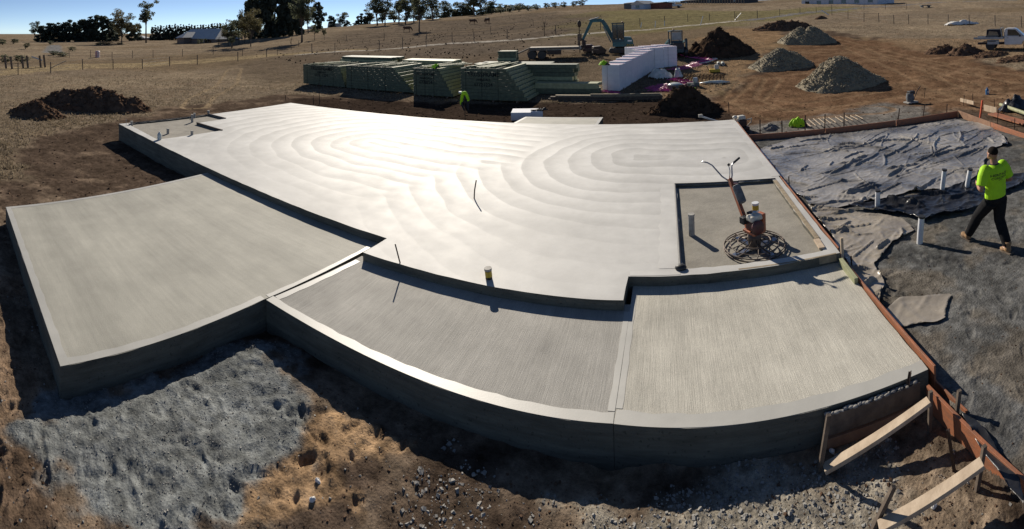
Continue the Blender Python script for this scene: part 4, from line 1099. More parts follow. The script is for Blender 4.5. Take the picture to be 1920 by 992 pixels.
heap('soil_heap', 'smaller left end heap of the dug soil on the grass', 'soil heap', c, 66 * s, 44 * s, 30 * s, 0.5, M_soilb, 24, gH, ((0, 0, 1), (0.4, 0.2, 0.7)), 0.25, 60, 400, M_soilb, (0.03, 0.11))
for k, (px, py, rx, h, l) in enumerate([(1768, 98, 28, 15, 'leftmost ridge of brown soil before the white ute'), (1812, 100, 30, 18, 'middle ridge of brown soil before the white ute'), (1858, 104, 28, 18, 'ridge of brown soil under the tray of the white ute'), (1905, 112, 34, 17, 'ridge of brown soil at the right picture edge')]):
    c = hp(px, py); s = mpp(c)
    heap('soil_heap', l, 'soil heap', c, rx * 1.5 * s, 26 * s, h * (1.15 if k < 2 else 0.6) * s, -0.15, M_soilb, 30 + k, gH, ((0, 0, 1), (-0.4, 0, 0.7)), 0.28, 44, 150, M_soilb, (0.03, 0.1))
c = hp(1470, 53); s = mpp(c)
heap('soil_heap', 'low dark soil ridge behind the farthest gravel heap', 'soil heap', c, 52 * s, 20 * s, 16 * s, -0.25, M_soilb, 36, gH, ((0, 0, 1), (-0.45, 0, 0.8), (0.45, 0, .8)), 0.3, 44, 150, M_soilb, (0.04, 0.12))
c = hp(1540, 36); s = mpp(c)
heap('soil_heap', 'small far soil mound by the white rail', 'soil heap', c, 14 * s, 8 * s, 8 * s, 0, M_soilb, 37, gH, ((0, 0, 1),), 0.2, 30)
heap('sand_heap', 'small heap of grey sand behind the red-orange board', 'sand heap', hp(1443, 240), 0.55, 0.4, 0.22, 0.3, mat('grey sand', (0.2, 0.19, 0.175), (0.14, 0.135, 0.125), 0.95, 6, 0.004, 60), 38, None, ((0, 0, 1), (0.4, 0, .6)), 0.1, 40, 120, M_stoneg, (0.008, 0.02))
# loose stones, clods and pebbles on the near ground
rg = np.random.default_rng(77)
def strew(name, label, area, count, size, m, maxr=9, minr=2.9, flat=0.7, cat='stones'):
    idx = np.argwhere((area > 0.5) & (RR < maxr) & (RR > minr))
    pk = idx[rg.choice(len(idx), count)]
    P_ = np.stack([X[pk[:, 0], pk[:, 1]], Y[pk[:, 0], pk[:, 1]], Z[pk[:, 0], pk[:, 1]]], -1)
    P_[:, :2] += rg.normal(0, 0.02, (count, 2))
    s_ = size[0] + (size[1] - size[0]) * rg.random(count) ** 3
    o = scatter(P_, s_, name, m, rg, flat=flat)
    return tag(o, label, cat, kind='stuff')
front = (Y < 4.1) * (X < 2.5) * (1 - greyp)
strew('pale_rubble', 'pale broken stones strewn along the bottom right earth', pale, 3600, (0.005, 0.024), M_stoneg)
strew('earth_clods', 'small brown clods strewn over the near earth', site * front * (1 - orange), 2600, (0.005, 0.022), M_soilb, 8)
strew('pebbles', 'grey pebbles scattered over the near earth', site * front, 1100, (0.004, 0.018), M_stoneg, 8)
strew('crusher_grit', 'grit and small stones over the grey sand patch', greyp, 5200, (0.003, 0.011), M_stoneg, 8)
strew('soil_crumbs', 'crumbs of soil over the near earth', site * front, 6500, (0.003, 0.010), M_soilb, 7)
band = zone([(690, 905), (760, 900), (900, 945), (1000, 955), (1040, 991), (820, 991), (760, 950)], 0.15, 0.5, 0.35, 99)
strew('broken_chips', 'patch of broken stone chips in front of the slab', band, 420, (0.006, 0.03), M_stoneg)
strew('sand_pebbles', 'fine grit on the sand bed', padz, 900, (0.004, 0.014), M_soilb, 11)
strew('site_clods', 'clods lying over the churned earth round the site', site * (1 - padz), 3800, (0.015, 0.06), M_soilb, 34, 9)
strew('rough_clods', 'dark clods behind the house slab', darks, 1800, (0.02, 0.075), M_soil, 40, 14)
for k, (px, py, l) in enumerate([(596, 904, 'farther of two white stones on the orange sand'), (586, 940, 'nearer of two white stones on the orange sand'), (1560, 838, 'white stone in the shade under the timber brace'), (1752, 952, 'white lump beside the nearer brace')]):
    c = P3(px, py); b_ = MB().ell((0, 0, 0), (0.032, 0.02, 0.02), 8, 6, Matrix.Rotation(k * 1.1, 3, 'Z'))
    b_.v = [(x + random.uniform(-.004, .004), y + random.uniform(-.004, .004), z + random.uniform(-.004, .004)) for x, y, z in b_.v]
    tag(b_.build('white_stone', M_stonew, loc=c + Vector((0, 0, 0.012))), l, 'stone', 'white stones')

# dry grass tufts over the paddock
idx = np.argwhere((site < 0.35) & ((backlit_slope < 0.4) | (hnoise(np.arange(X.size).reshape(X.shape), np.zeros(X.shape), 3) > 0.93)) & (RR > 12) & (RR < 120) & (np.arange(len(azs))[None, :] < 880))
wgt = 1.0 / (RR[idx[:, 0], idx[:, 1]] ** 0.2)
pk = idx[rg.choice(len(idx), 46000, p=wgt / wgt.sum())]
gx, gy, gz = (q[pk[:, 0], pk[:, 1]] for q in (X, Y, Z))
gx = gx + rg.normal(0, 0.12, len(gx)); gy = gy + rg.normal(0, 0.12, len(gy))
hgt = rg.uniform(0.03, 0.10, len(gx)) * (1 + 0.6 * (fbm(gx / 8, gy / 8, 3, 5) > 0.1))
vv = []; ff = []
for b_ in range(3):
    a = rg.uniform(0, 6.28, len(gx)); wd = rg.uniform(0.012, 0.035, len(gx)); ln = rg.normal(0, 0.07, (2, len(gx)))
    p0 = np.stack([gx - np.cos(a) * wd, gy - np.sin(a) * wd, gz - 0.02], -1); p1 = np.stack([gx + np.cos(a) * wd, gy + np.sin(a) * wd, gz - 0.02], -1)
    p2 = np.stack([gx + ln[0], gy + ln[1], gz + hgt * rg.uniform(0.6, 1.1, len(gx))], -1)
    vv.append(np.stack([p0, p1, p2], 1).reshape(-1, 3))
vv = np.concatenate(vv)
M_grass = mat('dry grass', (0.31, 0.25, 0.175), (0.18, 0.145, 0.10), 0.9, 0.4, detail=8, spec=0.0)
_t = M_grass.node_tree; _tr = _t.nodes.new('ShaderNodeBsdfTranslucent'); _mx = _t.nodes.new('ShaderNodeMixShader'); _mx.inputs[0].default_value = 0.5
_cr = [n for n in _t.nodes if n.type == 'VALTORGB'][0]; _t.links.new(_cr.outputs[0], _tr.inputs[0]); _t.links.new(_t.nodes['Principled BSDF'].outputs[0], _mx.inputs[1]); _t.links.new(_tr.outputs[0], _mx.inputs[2]); _t.links.new(_mx.outputs[0], _t.nodes['Material Output'].inputs[0])
go = mesh_np('dry_grass', vv, np.arange(len(vv)).reshape(-1, 3), M_grass, smooth=False)
tag(go, 'dry tufty winter grass over the paddock', 'grass', kind='stuff')

idx = np.argwhere((backlit_slope > 0.4) & (RR > 25) & (RR < 210) & (np.arange(len(azs))[None, :] < 880))
wgt = RR[idx[:, 0], idx[:, 1]]; pk = idx[rg.choice(len(idx), 1000, p=wgt / wgt.sum())]
P_ = np.stack([q[pk[:, 0], pk[:, 1]] for q in (X, Y, Z)], -1); P_[:, :2] += rg.normal(0, 0.5, (len(P_), 2)); P_[:, 2] += 0.03
tag(scatter(P_, rg.uniform(0.03, 0.12, len(P_)), 'dead_weeds', mat('dead weeds', (0.075, 0.055, 0.038), (0.04, 0.03, 0.022), 1.0, 2, spec=0.0), rg, flat=1.0), 'dark dead weeds dotted over the grazed slope', 'weeds', kind='stuff')

# ============================================================ TIMBER PACKS
PRINT = mat('black stencil', (0.012, 0.014, 0.012), (0.012, 0.014, 0.012), 0.8)
def frame_pack(label, x0, x1t, x1b, y0, depth, layers, lh, text, seed, lean=True):
    rgp = random.Random(seed)
    zb = min(ZG(x0, y0), ZG(x1b, y0)) - 0.02
    r_ = thing('timber_frame_pack', label, 'timber pack', (x0, y0, zb), 0, 'packs of green wall frames')
    for b_ in range(3):
        MB().box(((x1b - x0) * (0.15 + 0.35 * b_), depth / 2, 0.06), (0.09, depth, 0.14)).build('bearer', M_wood2, r_)
    for k in range(layers):
        t_ = k / max(1, layers - 1)
        w_ = (x1b - x0) + (x1t - x1b) * t_ if lean else (x1t - x0)
        w_ += rgp.uniform(-0.03, 0.03)
        z = 0.13 + (k + 0.5) * lh
        f = MB(); th = 0.045
        hh = lh * 0.94
        f.box((w_ / 2, th / 2 + rgp.uniform(0, 0.006), z), (w_, th, hh)); f.box((w_ / 2, depth - th / 2, z), (w_, th, hh))
        ns = max(3, int(w_ / 0.45))
        for i in range(ns + 1):
            f.box((th / 2 + (w_ - th) * i / ns, depth / 2, z), (th, depth - 2 * th - 0.004, hh * (1 if i in (0, ns) else 0.98)))
        MB().box((w_ - 0.085, depth / 2 + rgp.uniform(-0.05, 0.1), z + lh * 0.02), (0.19, depth - 0.1, hh * 0.96)).build('end_board', M_timberl, r_)  # light colour laid on the stepped ends as if sunlit
        f.build('wall_frame', M_timber if k % 3 else M_timberl if k == layers - 1 else M_timber, r_)
    for i in range(7):   # loose lengths on top
        a = rgp.uniform(0.1, 0.8) * (x1t - x0); z = 0.13 + layers * lh + 0.025 + 0.0475 * (i % 2)
        MB().beam((a, rgp.uniform(0.1, 0.4), z), (a + rgp.uniform(-0.1, 1.0), depth * rgp.uniform(0.8, 1.1), z), 0.09, 0.042).build('loose_length', M_timberl, r_)
    for i in range(3):   # dark strapping down the front
        a = (x1t - x0) * (0.12 + 0.36 * i)
        MB().box((a, -0.006, 0.13 + layers * lh / 2), (0.022, 0.006, layers * lh + 0.01)).build('strap', PRINT, r_)
    if text:
        hh = layers * lh
        for txt, size, zz in (('TRUSSFRAME', 0.36, 0.74), ('ARMIDALE', 0.18, 0.60), ('6772', 0.27, 0.43), ('1224', 0.27, 0.43)):
            o = print_text(r_, txt, size, 0, 0, PRINT)
            s_ = min(1.0, (x1t - x0) * 0.72 / (o.dimensions.x + 1e-6)) if o.dimensions.x else 1
            o.data.transform(Matrix.Scale(s_ if txt == 'TRUSSFRAME' else min(s_ * 1.15, 1), 4) @ Matrix.Rotation(R(90), 4, 'X'))
            o.location = ((x1t - x0) * {'6772': 0.41, '1224': 0.62}.get(txt, 0.52), -0.012, 0.13 + hh * zz)
    return r_
YP = 23.9
frame_pack('leftmost pack of green wall frames, stencilled, with square ends', -23.9, -20.45, -19.95, YP, 3.4, 9, 0.155, True, 1)
frame_pack('second pack of green wall frames from the left, long and unmarked', -19.75, -16.0, -14.55, YP - 0.1, 3.6, 9, 0.165, False, 2)
frame_pack('third pack of green wall frames from the left, with a hi-vis jacket on top', -14.35, -12.7, -11.75, YP - 0.4, 3.6, 9, 0.175, True, 3)
frame_pack('rightmost pack of green wall frames with large stencil and stepped end', -11.15, -8.5, -7.3, YP - 0.6, 3.7, 9, 0.19, True, 4)
def bundle(label, c, d, rot, rows, cols, m, seed):
    """a strapped bundle of sawn lengths"""
    rgp = random.Random(seed)
    r_ = thing('timber_bundle', label, 'timber pack', c, rot, 'bundles of green timber behind the frame packs')
    bw, bh = d[1] / cols, d[2] / rows
    for i in range(rows):
        for j in range(cols):
            ln = d[0] * rgp.uniform(0.88, 1.0); of = (d[0] - ln) * rgp.uniform(-0.5, 0.5)
            MB().box((of, (j + 0.5) * bw - d[1] / 2, (i + 0.5) * bh), (ln, bw * 0.96, bh * 0.95)).build('timber_length', m if rgp.random() < 0.75 else M_timberl, r_)
    return r_
def onland(x, y, dz=0.0): return Vector((x, y, ZG(x, y) + dz))
bundle('high timber bundle behind the two left frame packs', onland(-21.2, 28.6), (5.0, 1.8, 1.65), 0.05, 9, 4, M_timber, 11)
bundle('pale timber bundle behind the third frame pack', onland(-16.2, 29.0), (4.6, 1.8, 1.45), -0.05, 8, 4, M_timberl, 12)
bundle('wide low timber bundle behind the rightmost frame pack', onland(-10.0, 29.4), (5.2, 2.2, 1.25), 0.0, 7, 4, M_timber, 13)
bundle('timber bundle right of the rightmost frame pack, upper and shorter', onland(-6.9, 27.3), (3.2, 0.9, 1.45), -0.04, 6, 2, M_timber, 14)
bundle('low timber bundle sticking out farthest right beside the frame packs', onland(-5.7, 25.9), (3.9, 0.8, 0.62), -0.02, 4, 3, M_timber, 15)
bundle('small square bundle of reddish ended timber on the green stacks', onland(-10.9, 30.6, 1.1), (1.3, 1.1, 0.8), 0.1, 5, 5, M_timber, 16)
# long dark planks in front of the polystyrene
c = P3(1135, 188)
for k, (l, dz, x0, x1) in enumerate([('bottom plank of the long plank stack behind the house slab', 0.06, -3.1, 3.0), ('middle plank of the long plank stack behind the house slab', 0.15, -3.0, 3.05), ('top plank of the long plank stack behind the house slab', 0.24, -2.7, 3.0), ('shorter loose plank on the long plank stack behind the house slab', 0.31, -0.8, 2.9)]):
    plank('long_plank', l, c + Vector((x0, 0.05 * (k % 2), dz)), c + Vector((x1, 0.1, dz)), 0.24 if k < 3 else 0.12, 0.075 if k < 3 else 0.05, M_wood2 if k < 2 else M_wood3, 'stacked long planks', 'plank')

# ============================================================ POLYSTYRENE PODS
def pods(label, c, rot, nlay, seed, text=False, strap=True):
    r_ = thing('polystyrene_stack', label, 'polystyrene', c, rot, 'stacked polystyrene void formers')
    rgp = random.Random(seed)
    for k in range(nlay):
        MB().box((rgp.uniform(-.006, .006), rgp.uniform(-.006, .006), 0.02 + 0.30 * k + 0.149), (1.085, 1.085, 0.298)).build('foam_block', M_eps, r_, bevel=0.012)
    if strap:
        MB().box((-0.2, -0.549, nlay * 0.15 + 0.02), (0.012, 0.004, nlay * 0.30)).build('strap', M_steel, r_)
    if text:
        o = print_text(r_, 'POLYFOAM', 0.16, 0, 0, mat('red print', (0.45, 0.08, 0.06), (0.4, 0.07, 0.05), 0.7))
        o.data.transform(Matrix.Rotation(R(90), 4, 'Z') @ Matrix.Scale(0.9, 4)); o.data.transform(Matrix.Rotation(R(90), 4, 'X') if False else Matrix.Identity(4))
    pk_ = MB()
    for i in range(2):
        pk_.box((0, -0.25 + 0.5 * i, nlay * 0.30 + 0.024), (1.09, 0.10, 0.003))
    pk_.build('pink_tape', M_pink, r_)
    return r_
pa, pb = P3(1146, 170), P3(1196, 141)
dirA = (pb - pa); dirA.z = 0; La = dirA.length; dirA.normalize(); angA = math.atan2(dirA.y, dirA.x) - R(90)
rowA = ['nearest polystyrene stack with a hi-vis jacket over its corner', 'second polystyrene stack from the near end', 'third polystyrene stack from the near end', 'fourth polystyrene stack from the near end', 'fifth polystyrene stack from the near end', 'sixth polystyrene stack from the near end at the bend']
for k in range(6):
    q = pa + dirA * (0.5 + 1.1 * k)
    pods(rowA[k], (q.x, q.y, ZG(q.x, q.y) - 0.05), angA, 5, 40 + k, strap=(k in (0,)))
pc_, pd_ = P3(1212, 131), P3(1268, 124)
dB = (pd_ - pc_); dB.z = 0; dB.normalize(); nB = Vector((-dB.y, dB.x, 0)); angB = math.atan2(dB.y, dB.x)
for i in range(3):
    for j in range(2):
        q = pc_ + dB * (-0.25 + 1.1 * i) + nB * (0.5 + 1.1 * j)
        pods('polystyrene stack of the far block, %s row, %s from the left' % (['front', 'rear'][j], ORD[i]), (q.x, q.y, ZG(q.x, q.y) - 0.05), angB, 5, 60 + i * 3 + j, strap=(j == 0 and i > 0))
pl = thing('polystyrene_offcut', 'white polystyrene offcut block lying behind the porch slab', 'polystyrene', P3(986, 222), R(14))
MB().prism([(-0.62, -0.5), (0.25, -0.5), (0.25, -0.2), (0.75, -0.2), (0.75, 0.5), (-0.62, 0.5)], 0.02, 0.36).build('foam_block', M_eps, pl, bevel=0.01)
tl = MB()
for k in range(14): tl.tube([(random.uniform(0.2, 0.8), random.uniform(-.1, .4), 0.38), (random.uniform(0.3, 1.0), random.uniform(-.1, .5), 0.42)], 0.03, 6)
tag(tl.build('tool_belt', M_black, loc=pl.location), 'black tool belt lying on the white offcut block', 'tool belt')

# ------------------------------------------------------------ cloth heaps and plastic litter
def cloth(name, label, cat, c, rx, ry, h, m, seed, m2=None, group=None):
    r_ = thing(name, label, cat, c, 0, group)
    n = 26; u = np.linspace(-1, 1, n); U, V = np.meshgrid(u, u)
    def one(nm, mm, ox, oy, kx, ky, kh, sd):
        d = np.hypot(U, V) + 0.25 * fbm(U * 1.5 + sd, V * 1.5, 3, sd)
        z = kh * np.clip(1 - d ** 2, -0.05, 1) * (0.75 + 0.5 * np.abs(fbm(U * 2.2, V * 2.2, 3, sd + 1)) * 2) + 0.25 * kh * fbm(U * 4, V * 4, 2, sd + 2) * (d < 1)
        keep = (d < 1.02); idx = -np.ones(U.shape, int); idx[keep] = np.arange(keep.sum())
        q = np.stack([idx[:-1, :-1], idx[:-1, 1:], idx[1:, 1:], idx[1:, :-1]], -1).reshape(-1, 4); q = q[(q >= 0).all(1)]
        o = mesh_np(nm, np.stack([(U * kx + ox)[keep], (V * ky + oy)[keep], z[keep]], -1), q, mm); o.parent = r_
        return o
    one('cloth', m, 0, 0, rx, ry, h, seed)
    if m2: one('dark_panel', m2, rx * 0.55, -ry * 0.2, rx * 0.6, ry * 0.7, h * 0.7, seed + 9)
    return r_
cloth('hivis_jacket', 'crumpled hi-vis jacket lying behind the red-orange board', 'jacket', P3(1495, 236), 0.34, 0.24, 0.30, M_hivis, 3, M_navy, 'hi-vis jackets')
tp3 = pa + dirA * 0.15
cloth('hivis_jacket', 'hi-vis jacket over the corner of the nearest polystyrene stack', 'jacket', (tp3.x - 0.45, tp3.y, ZG(tp3.x, tp3.y) + 1.47), 0.34, 0.26, 0.26, M_hivis, 5, M_navy, 'hi-vis jackets')
cloth('hivis_jacket', 'hi-vis jacket left on the third frame pack', 'jacket', (-12.9, YP - 0.25, ZG(-13, YP) + 1.68), 0.30, 0.22, 0.22, M_hivis, 7, M_navy, 'hi-vis jackets')
hv = thing('hung_jacket', 'hi-vis jacket hung on a steel stake behind the slab', 'jacket', P3(872, 224), 0, 'hi-vis jackets')
sv = 60 * mpp(hv.location)
MB().tube([(0, 0, -0.1), (0, 0, sv * 0.85)], 0.018, 6).build('stake', M_steel, hv)
jb = MB(); jb.ell((0, 0, sv * 0.82), (0.12, 0.10, 0.10))
for s_ in (-1, 1): jb.tube([(0.02 * s_, 0, sv * 0.86), (0.12 * s_, 0.01, sv * 0.74), (0.17 * s_, 0.0, sv * (0.60 + 0.05 * s_)), (0.18 * s_, 0.0, sv * (0.52 + 0.06 * s_))], [0.09, 0.10, 0.085, 0.07], 9, flat=0.7)
solid(jb, 'jacket_top', M_hivis, hv, 0.016, 3)
jb = MB()
for s_ in (-1, 1): jb.tube([(0.15 * s_, 0.0, sv * (0.60 + 0.05 * s_)), (0.14 * s_, 0.01, sv * 0.45), ((0.03 if s_ < 0 else 0.16) * s_, 0.0, sv * 0.28)], [0.07, 0.08, 0.045], 9, flat=0.6)
solid(jb, 'jacket_hem', M_navy, hv, 0.016, 2)
MB().box((-0.22, 0.03, sv * 0.84), (0.16, 0.1, 0.09)).build('white_cap', M_pvc, hv, bevel=0.02)
cloth('plastic_bag', 'big pale plastic bag slumped before the polystyrene block', 'plastic bag', P3(1238, 146), 0.85, 0.5, 0.62, M_film, 13, None, 'plastic bags')
cloth('plastic_bag', 'smaller pale plastic bag right of the big one', 'plastic bag', P3(1273, 146), 0.34, 0.3, 0.55, M_film, 15, None, 'plastic bags')
gN = 'pink plastic netting'
def netting(label, pts, wd, seed):
    rgp = random.Random(seed); o = MB()
    P_ = [P3(*q) for q in pts]
    c0 = P_[0].copy()
    for a, b_ in zip(P_[:-1], P_[1:]):
        d = (b_ - a); n = Vector((-d.y, d.x, 0)).normalized() * wd
        k = max(4, int(d.length / 0.14))
        for i in range(k):
            q = a.lerp(b_, i / k); t_ = a.lerp(b_, (i + rgp.uniform(0.5, 2.5)) / k)
            o.tube([q - n * rgp.uniform(0.3, 1) - c0 + Vector((0, 0, .04)), (q + t_) / 2 - c0 + Vector((0, 0, rgp.uniform(0.06, 0.14))), t_ + n * rgp.uniform(0.3, 1) - c0 + Vector((0, 0, .04))], 0.022, 4)
            o.tube([q + n * rgp.uniform(0.3, 1) - c0 + Vector((0, 0, .03)), t_ - n * rgp.uniform(0.3, 1) - c0 + Vector((0, 0, .05))], 0.022, 4)
            if i % 2 == 0: o.tube([a - c0 + n * rgp.uniform(-1, 1) + Vector((0, 0, .03)), b_ - c0 + n * rgp.uniform(-1, 1) + Vector((0, 0, .05))], 0.018, 4)
    tag(o.build('pink_netting', M_pink, loc=c0), label, 'netting', gN)
netting('pink netting strung out beside the polystyrene block towards the dark heap', [(1275, 100), (1300, 108), (1330, 112)], 0.6, 1)
netting('tangle of pink netting ending in a pale loop right of the polystyrene', [(1258, 132), (1290, 126), (1330, 112)], 0.75, 2)
netting('pink netting trailing on the ground before the plastic bags', [(1220, 168), (1250, 160), (1238, 172)], 0.8, 3)
netting('pink netting bunched below the smaller plastic bag', [(1262, 148), (1285, 154), (1290, 160)], 0.6, 4)
netting('pink netting draped along the foot of the nearest polystyrene stack', [(1130, 172), (1160, 176)], 0.2, 5)
a_, b_ = P3(1305, 122), P3(1337, 112)
tag(MB().tube([Vector((0, 0, .05)), (b_ - a_) * 0.5 + Vector((0.3, -0.3, .06)), (b_ - a_) + Vector((0.3, 0, .08)), (b_ - a_) + Vector((0, 0.4, .06))], 0.06, 6).build('white_hose', M_film, loc=a_), 'pale loop of plastic at the end of the pink netting', 'hose')
ms = thing('steel_mesh', 'rusty reinforcing mesh sheet lying on the ground by the pink netting', 'steel mesh', P3(1315, 146), R(-12))
for k in range(13): MB().tube([(-1.35 + 0.22 * k, -1.2, 0.05), (-1.25 + 0.22 * k, 1.9, 0.09)], 0.02, 5).build('long_bar', M_soilb, ms)
for k in range(8): MB().tube([(-1.4, -1.1 + 0.4 * k, 0.075), (1.5, -1.1 + 0.4 * k, 0.075)], 0.014, 5).build('cross_bar', M_soilb, ms)
for k, (px, l) in enumerate([(1348, 'left of two white rolls by the steel mesh'), (1356, 'right of two white rolls by the steel mesh')]):
    r_ = thing('plastic_roll', l, 'roll', P3(px, 123), 0, 'white plastic rolls')
    MB().tube([(0, 0.0, 0.13), (0.05, 0.9, 0.13)], 0.12, 12).build('roll_body', M_film, r_, smooth='auto'); MB().tube([(0, -0.03, 0.13), (0, 0.0, 0.13)], 0.06, 10).build('core', M_steel, r_)
def small_machine(label, c, s, ma, mb_):
    r_ = thing('work_tool', label, 'tool', c, 0, 'tools lying round the site')
    MB().box((0, 0, 0.10 * s), (0.55 * s, 0.3 * s, 0.16 * s)).build('tool_body', ma, r_, bevel=0.03 * s); MB().lathe([(0.12 * s, 0), (0.13 * s, 0.12 * s), (0.1 * s, 0.25 * s)], 12, (0.1 * s, 0, 0.16 * s)).build('tool_motor', mb_, r_, smooth='auto')
    MB().tube([(-0.3 * s, 0.1, 0.12 * s), (-0.42 * s, 0, 0.36 * s), (-0.2 * s, -0.1, 0.48 * s)], 0.025 * s, 6).build('tool_handle', M_black, r_)
    return r_
small_machine('yellow and grey saw on the mesh', P3(1340, 136), 1.3, M_yellow, M_cream)
small_machine('blue grey tools heaped right of the dark heap', P3(1300, 162), 1.3, M_bag, M_alloy)
small_machine('pale tool at the near side of the tool heap', P3(1296, 170), 0.9, M_hivis, M_bag)
rt = thing('rubbish_tub', 'flat dark tub with pale rim before the plastic bags', 'tub', P3(1266, 166), 0)
MB().lathe([(0.42, 0.0), (0.5, 0.26), (0.47, 0.28), (0.40, 0.08)], 18).build('tub_wall', M_bag, rt, smooth='auto'); MB().ell((0, 0, 0.24), (0.43, 0.4, 0.14)).build('tub_filling', M_film, rt, smooth=True)
wb = P3(1340, 157)
tag(MB().tube([(-0.9, 0, .06), (-0.3, 0.12, .09), (0.4, -0.05, .1), (0.95, 0.02, .06)], [0.03, 0.09, 0.11, 0.03], 7).build('plastic_wrap', M_film, smooth=True, loc=wb), 'strip of white plastic wrap right of the tools', 'plastic wrap')

# ------------------------------------------------------------ small machines at the back of the sand bed
sm = thing('vibrating_screed', 'small petrol concrete screed with cream tank at the slab corner', 'screed machine', P3(1390, 243), R(20))
MB().box((0, 0, 0.28), (0.34, 0.3, 0.26)).build('engine_block', M_steel, sm, bevel=0.02); MB().box((0, 0, 0.49), (0.32, 0.24, 0.14), taper=0.85).build('fuel_tank', M_cream, sm, bevel=0.03); MB().ell((-0.26, 0, 0.52), (0.10, 0.09, 0.07)).build('air_filter', M_cream, sm, smooth=True)
for s_ in (-1, 1): MB().tube([(0.2 * s_, 0.1, 0.02), (0.42 * s_, 0, 0.25), (0.4 * s_, -0.1, 0.42), (0.15 * s_, -0.15, 0.40)], 0.022, 7).build('frame_tube', M_pvcd, sm, smooth=True)
MB().beam((-0.15, 0.1, 0.12), (-1.3, 0.7, 0.55), 0.10, 0.05).build('screed_blade', M_alloy, sm); MB().box((-1.33, 0.72, 0.57), (0.16, 0.12, 0.12)).build('blade_end', M_pvcd, sm, bevel=0.02)
MB().box((0, 0, 0.09), (0.5, 0.42, 0.1)).build('base_plate', M_steel, sm, bevel=0.015)
cp = thing('plate_compactor', 'grey machine with black engine on the dirt beyond the sand bed', 'compactor', P3(1708, 193), R(10))
MB().box((0, 0, 0.06), (0.62, 0.42, 0.07)).build('base_plate', M_pvcd, cp, bevel=0.02); MB().lathe([(0.17, 0.1), (0.2, 0.3), (0.16, 0.48)], 12, (-0.05, 0, 0)).build('motor_cover', M_bag, cp, smooth='auto'); MB().box((0.02, 0, 0.50), (0.3, 0.26, 0.16)).build('engine_block', M_black, cp, bevel=0.02)
MB().tube([(0.25, 0.1, 0.1), (0.5, 0.12, 0.5), (0.62, 0, 0.75)], 0.02, 6).build('handle', M_steel, cp)
kb = thing('drink_bottle', 'small blue bottle standing on the earth at the right', 'bottle', P3(1851, 176)); MB().lathe([(0.09, 0), (0.09, 0.24), (0.04, 0.3), (0.04, 0.36)], 10).build('bottle_body', mat('blue plastic', (0.03, 0.14, 0.32), (0.03, 0.12, 0.26), 0.35), kb, smooth='auto'); MB().box((0.0, -0.086, 0.14), (0.09, 0.02, 0.10)).build('label_band', M_pvc, kb)
# timber litter in the right corner
gT = 'timber lying beyond the sand bed'
def onz(px, py, dz): return P3(px, py) + Vector((0, 0, dz))
plank('loose_board', 'short pale board nailed across two stakes', onz(1801, 197, .22), onz(1826, 204, .22), 0.03, 0.16, M_wood1, gT)
plank('loose_board', 'tan board standing on edge behind the orange stake', onz(1845, 208, .12), onz(1869, 213, .12), 0.03, 0.26, M_wood1, gT)
plank('loose_board', 'orange boards lying behind the right end board', onz(1860, 218, .1), onz(1925, 236, .1), 0.40, 0.05, M_ply, gT)
tag(MB().tube([(0, 0, 0), onz(1925, 222, .2) - onz(1876, 205, .2)], 0.075, 10).build('round_post', M_timberl, smooth='auto', loc=onz(1876, 205, .2)), 'round pale green post lying at the right edge', 'post', gT)
tag(MB().tube([(0, 0, 0), onz(1925, 204, .14) - onz(1890, 200, .14)], 0.07, 10).build('round_post', M_timberl, smooth='auto', loc=onz(1890, 200, .14)), 'second pale green post behind the first at the right edge', 'post', gT)
cloth('black_plastic', 'heap of black plastic at the right picture edge', 'plastic', onz(1905, 205, .05), 0.9, 0.6, 0.5, M_polyd, 31)
for k in range(11):
    px = 1515 + k * 9.5 + (3 if k > 5 else 0)
    plank('thin_batten', 'thin pale batten leaning on the red-orange board, %s from the left' % ORD[k], onz(px - 9, 222 - k * 0.9 + 4, .05), at(px + 5, 237 - k * 1.45, -3.86), 0.022, 0.022, M_wood1, 'thin battens behind the red-orange board', 'batten', bevel=0)
for k, (px, py, h, l) in enumerate([(598, 196, 40, 'tall thin stake behind the slab before the second frame pack'), (587, 196, 14, 'short thin stake left of the tall thin one'), (535, 188, 10, 'short dark stake behind the back left slab corner'), (1366, 212, 20, 'thin leaning stake behind the right end of the house slab')]):
    peg('steel_stake', l, (px, py - h), (px + 1, py), 0.02, M_steel, gS)
# ============================================================ MACHINES
def wheel(par, c, r, wd, axis='y', name='wheel', rimm=None):
    c = Vector(c)
    t_ = MB().lathe([(r * 0.62, -wd / 2), (r * 0.94, -wd / 2), (r, -wd * 0.3), (r, wd * 0.3), (r * 0.94, wd / 2), (r * 0.62, wd / 2)], 20, (0, 0, 0), axis).build(name, M_black, par, smooth='auto', loc=c)
    MB().lathe([(r * 0.60, -wd * 0.42), (r * 0.62, -wd * 0.44), (r * 0.3, -wd * 0.3), (r * 0.1, -wd * 0.36), (r * 0.1, wd * 0.36), (r * 0.3, wd * 0.3), (r * 0.62, wd * 0.44), (r * 0.6, wd * 0.42)], 16, (0, 0, 0), axis).build('rim', rimm or M_alloy, t_, smooth='auto')
    return t_
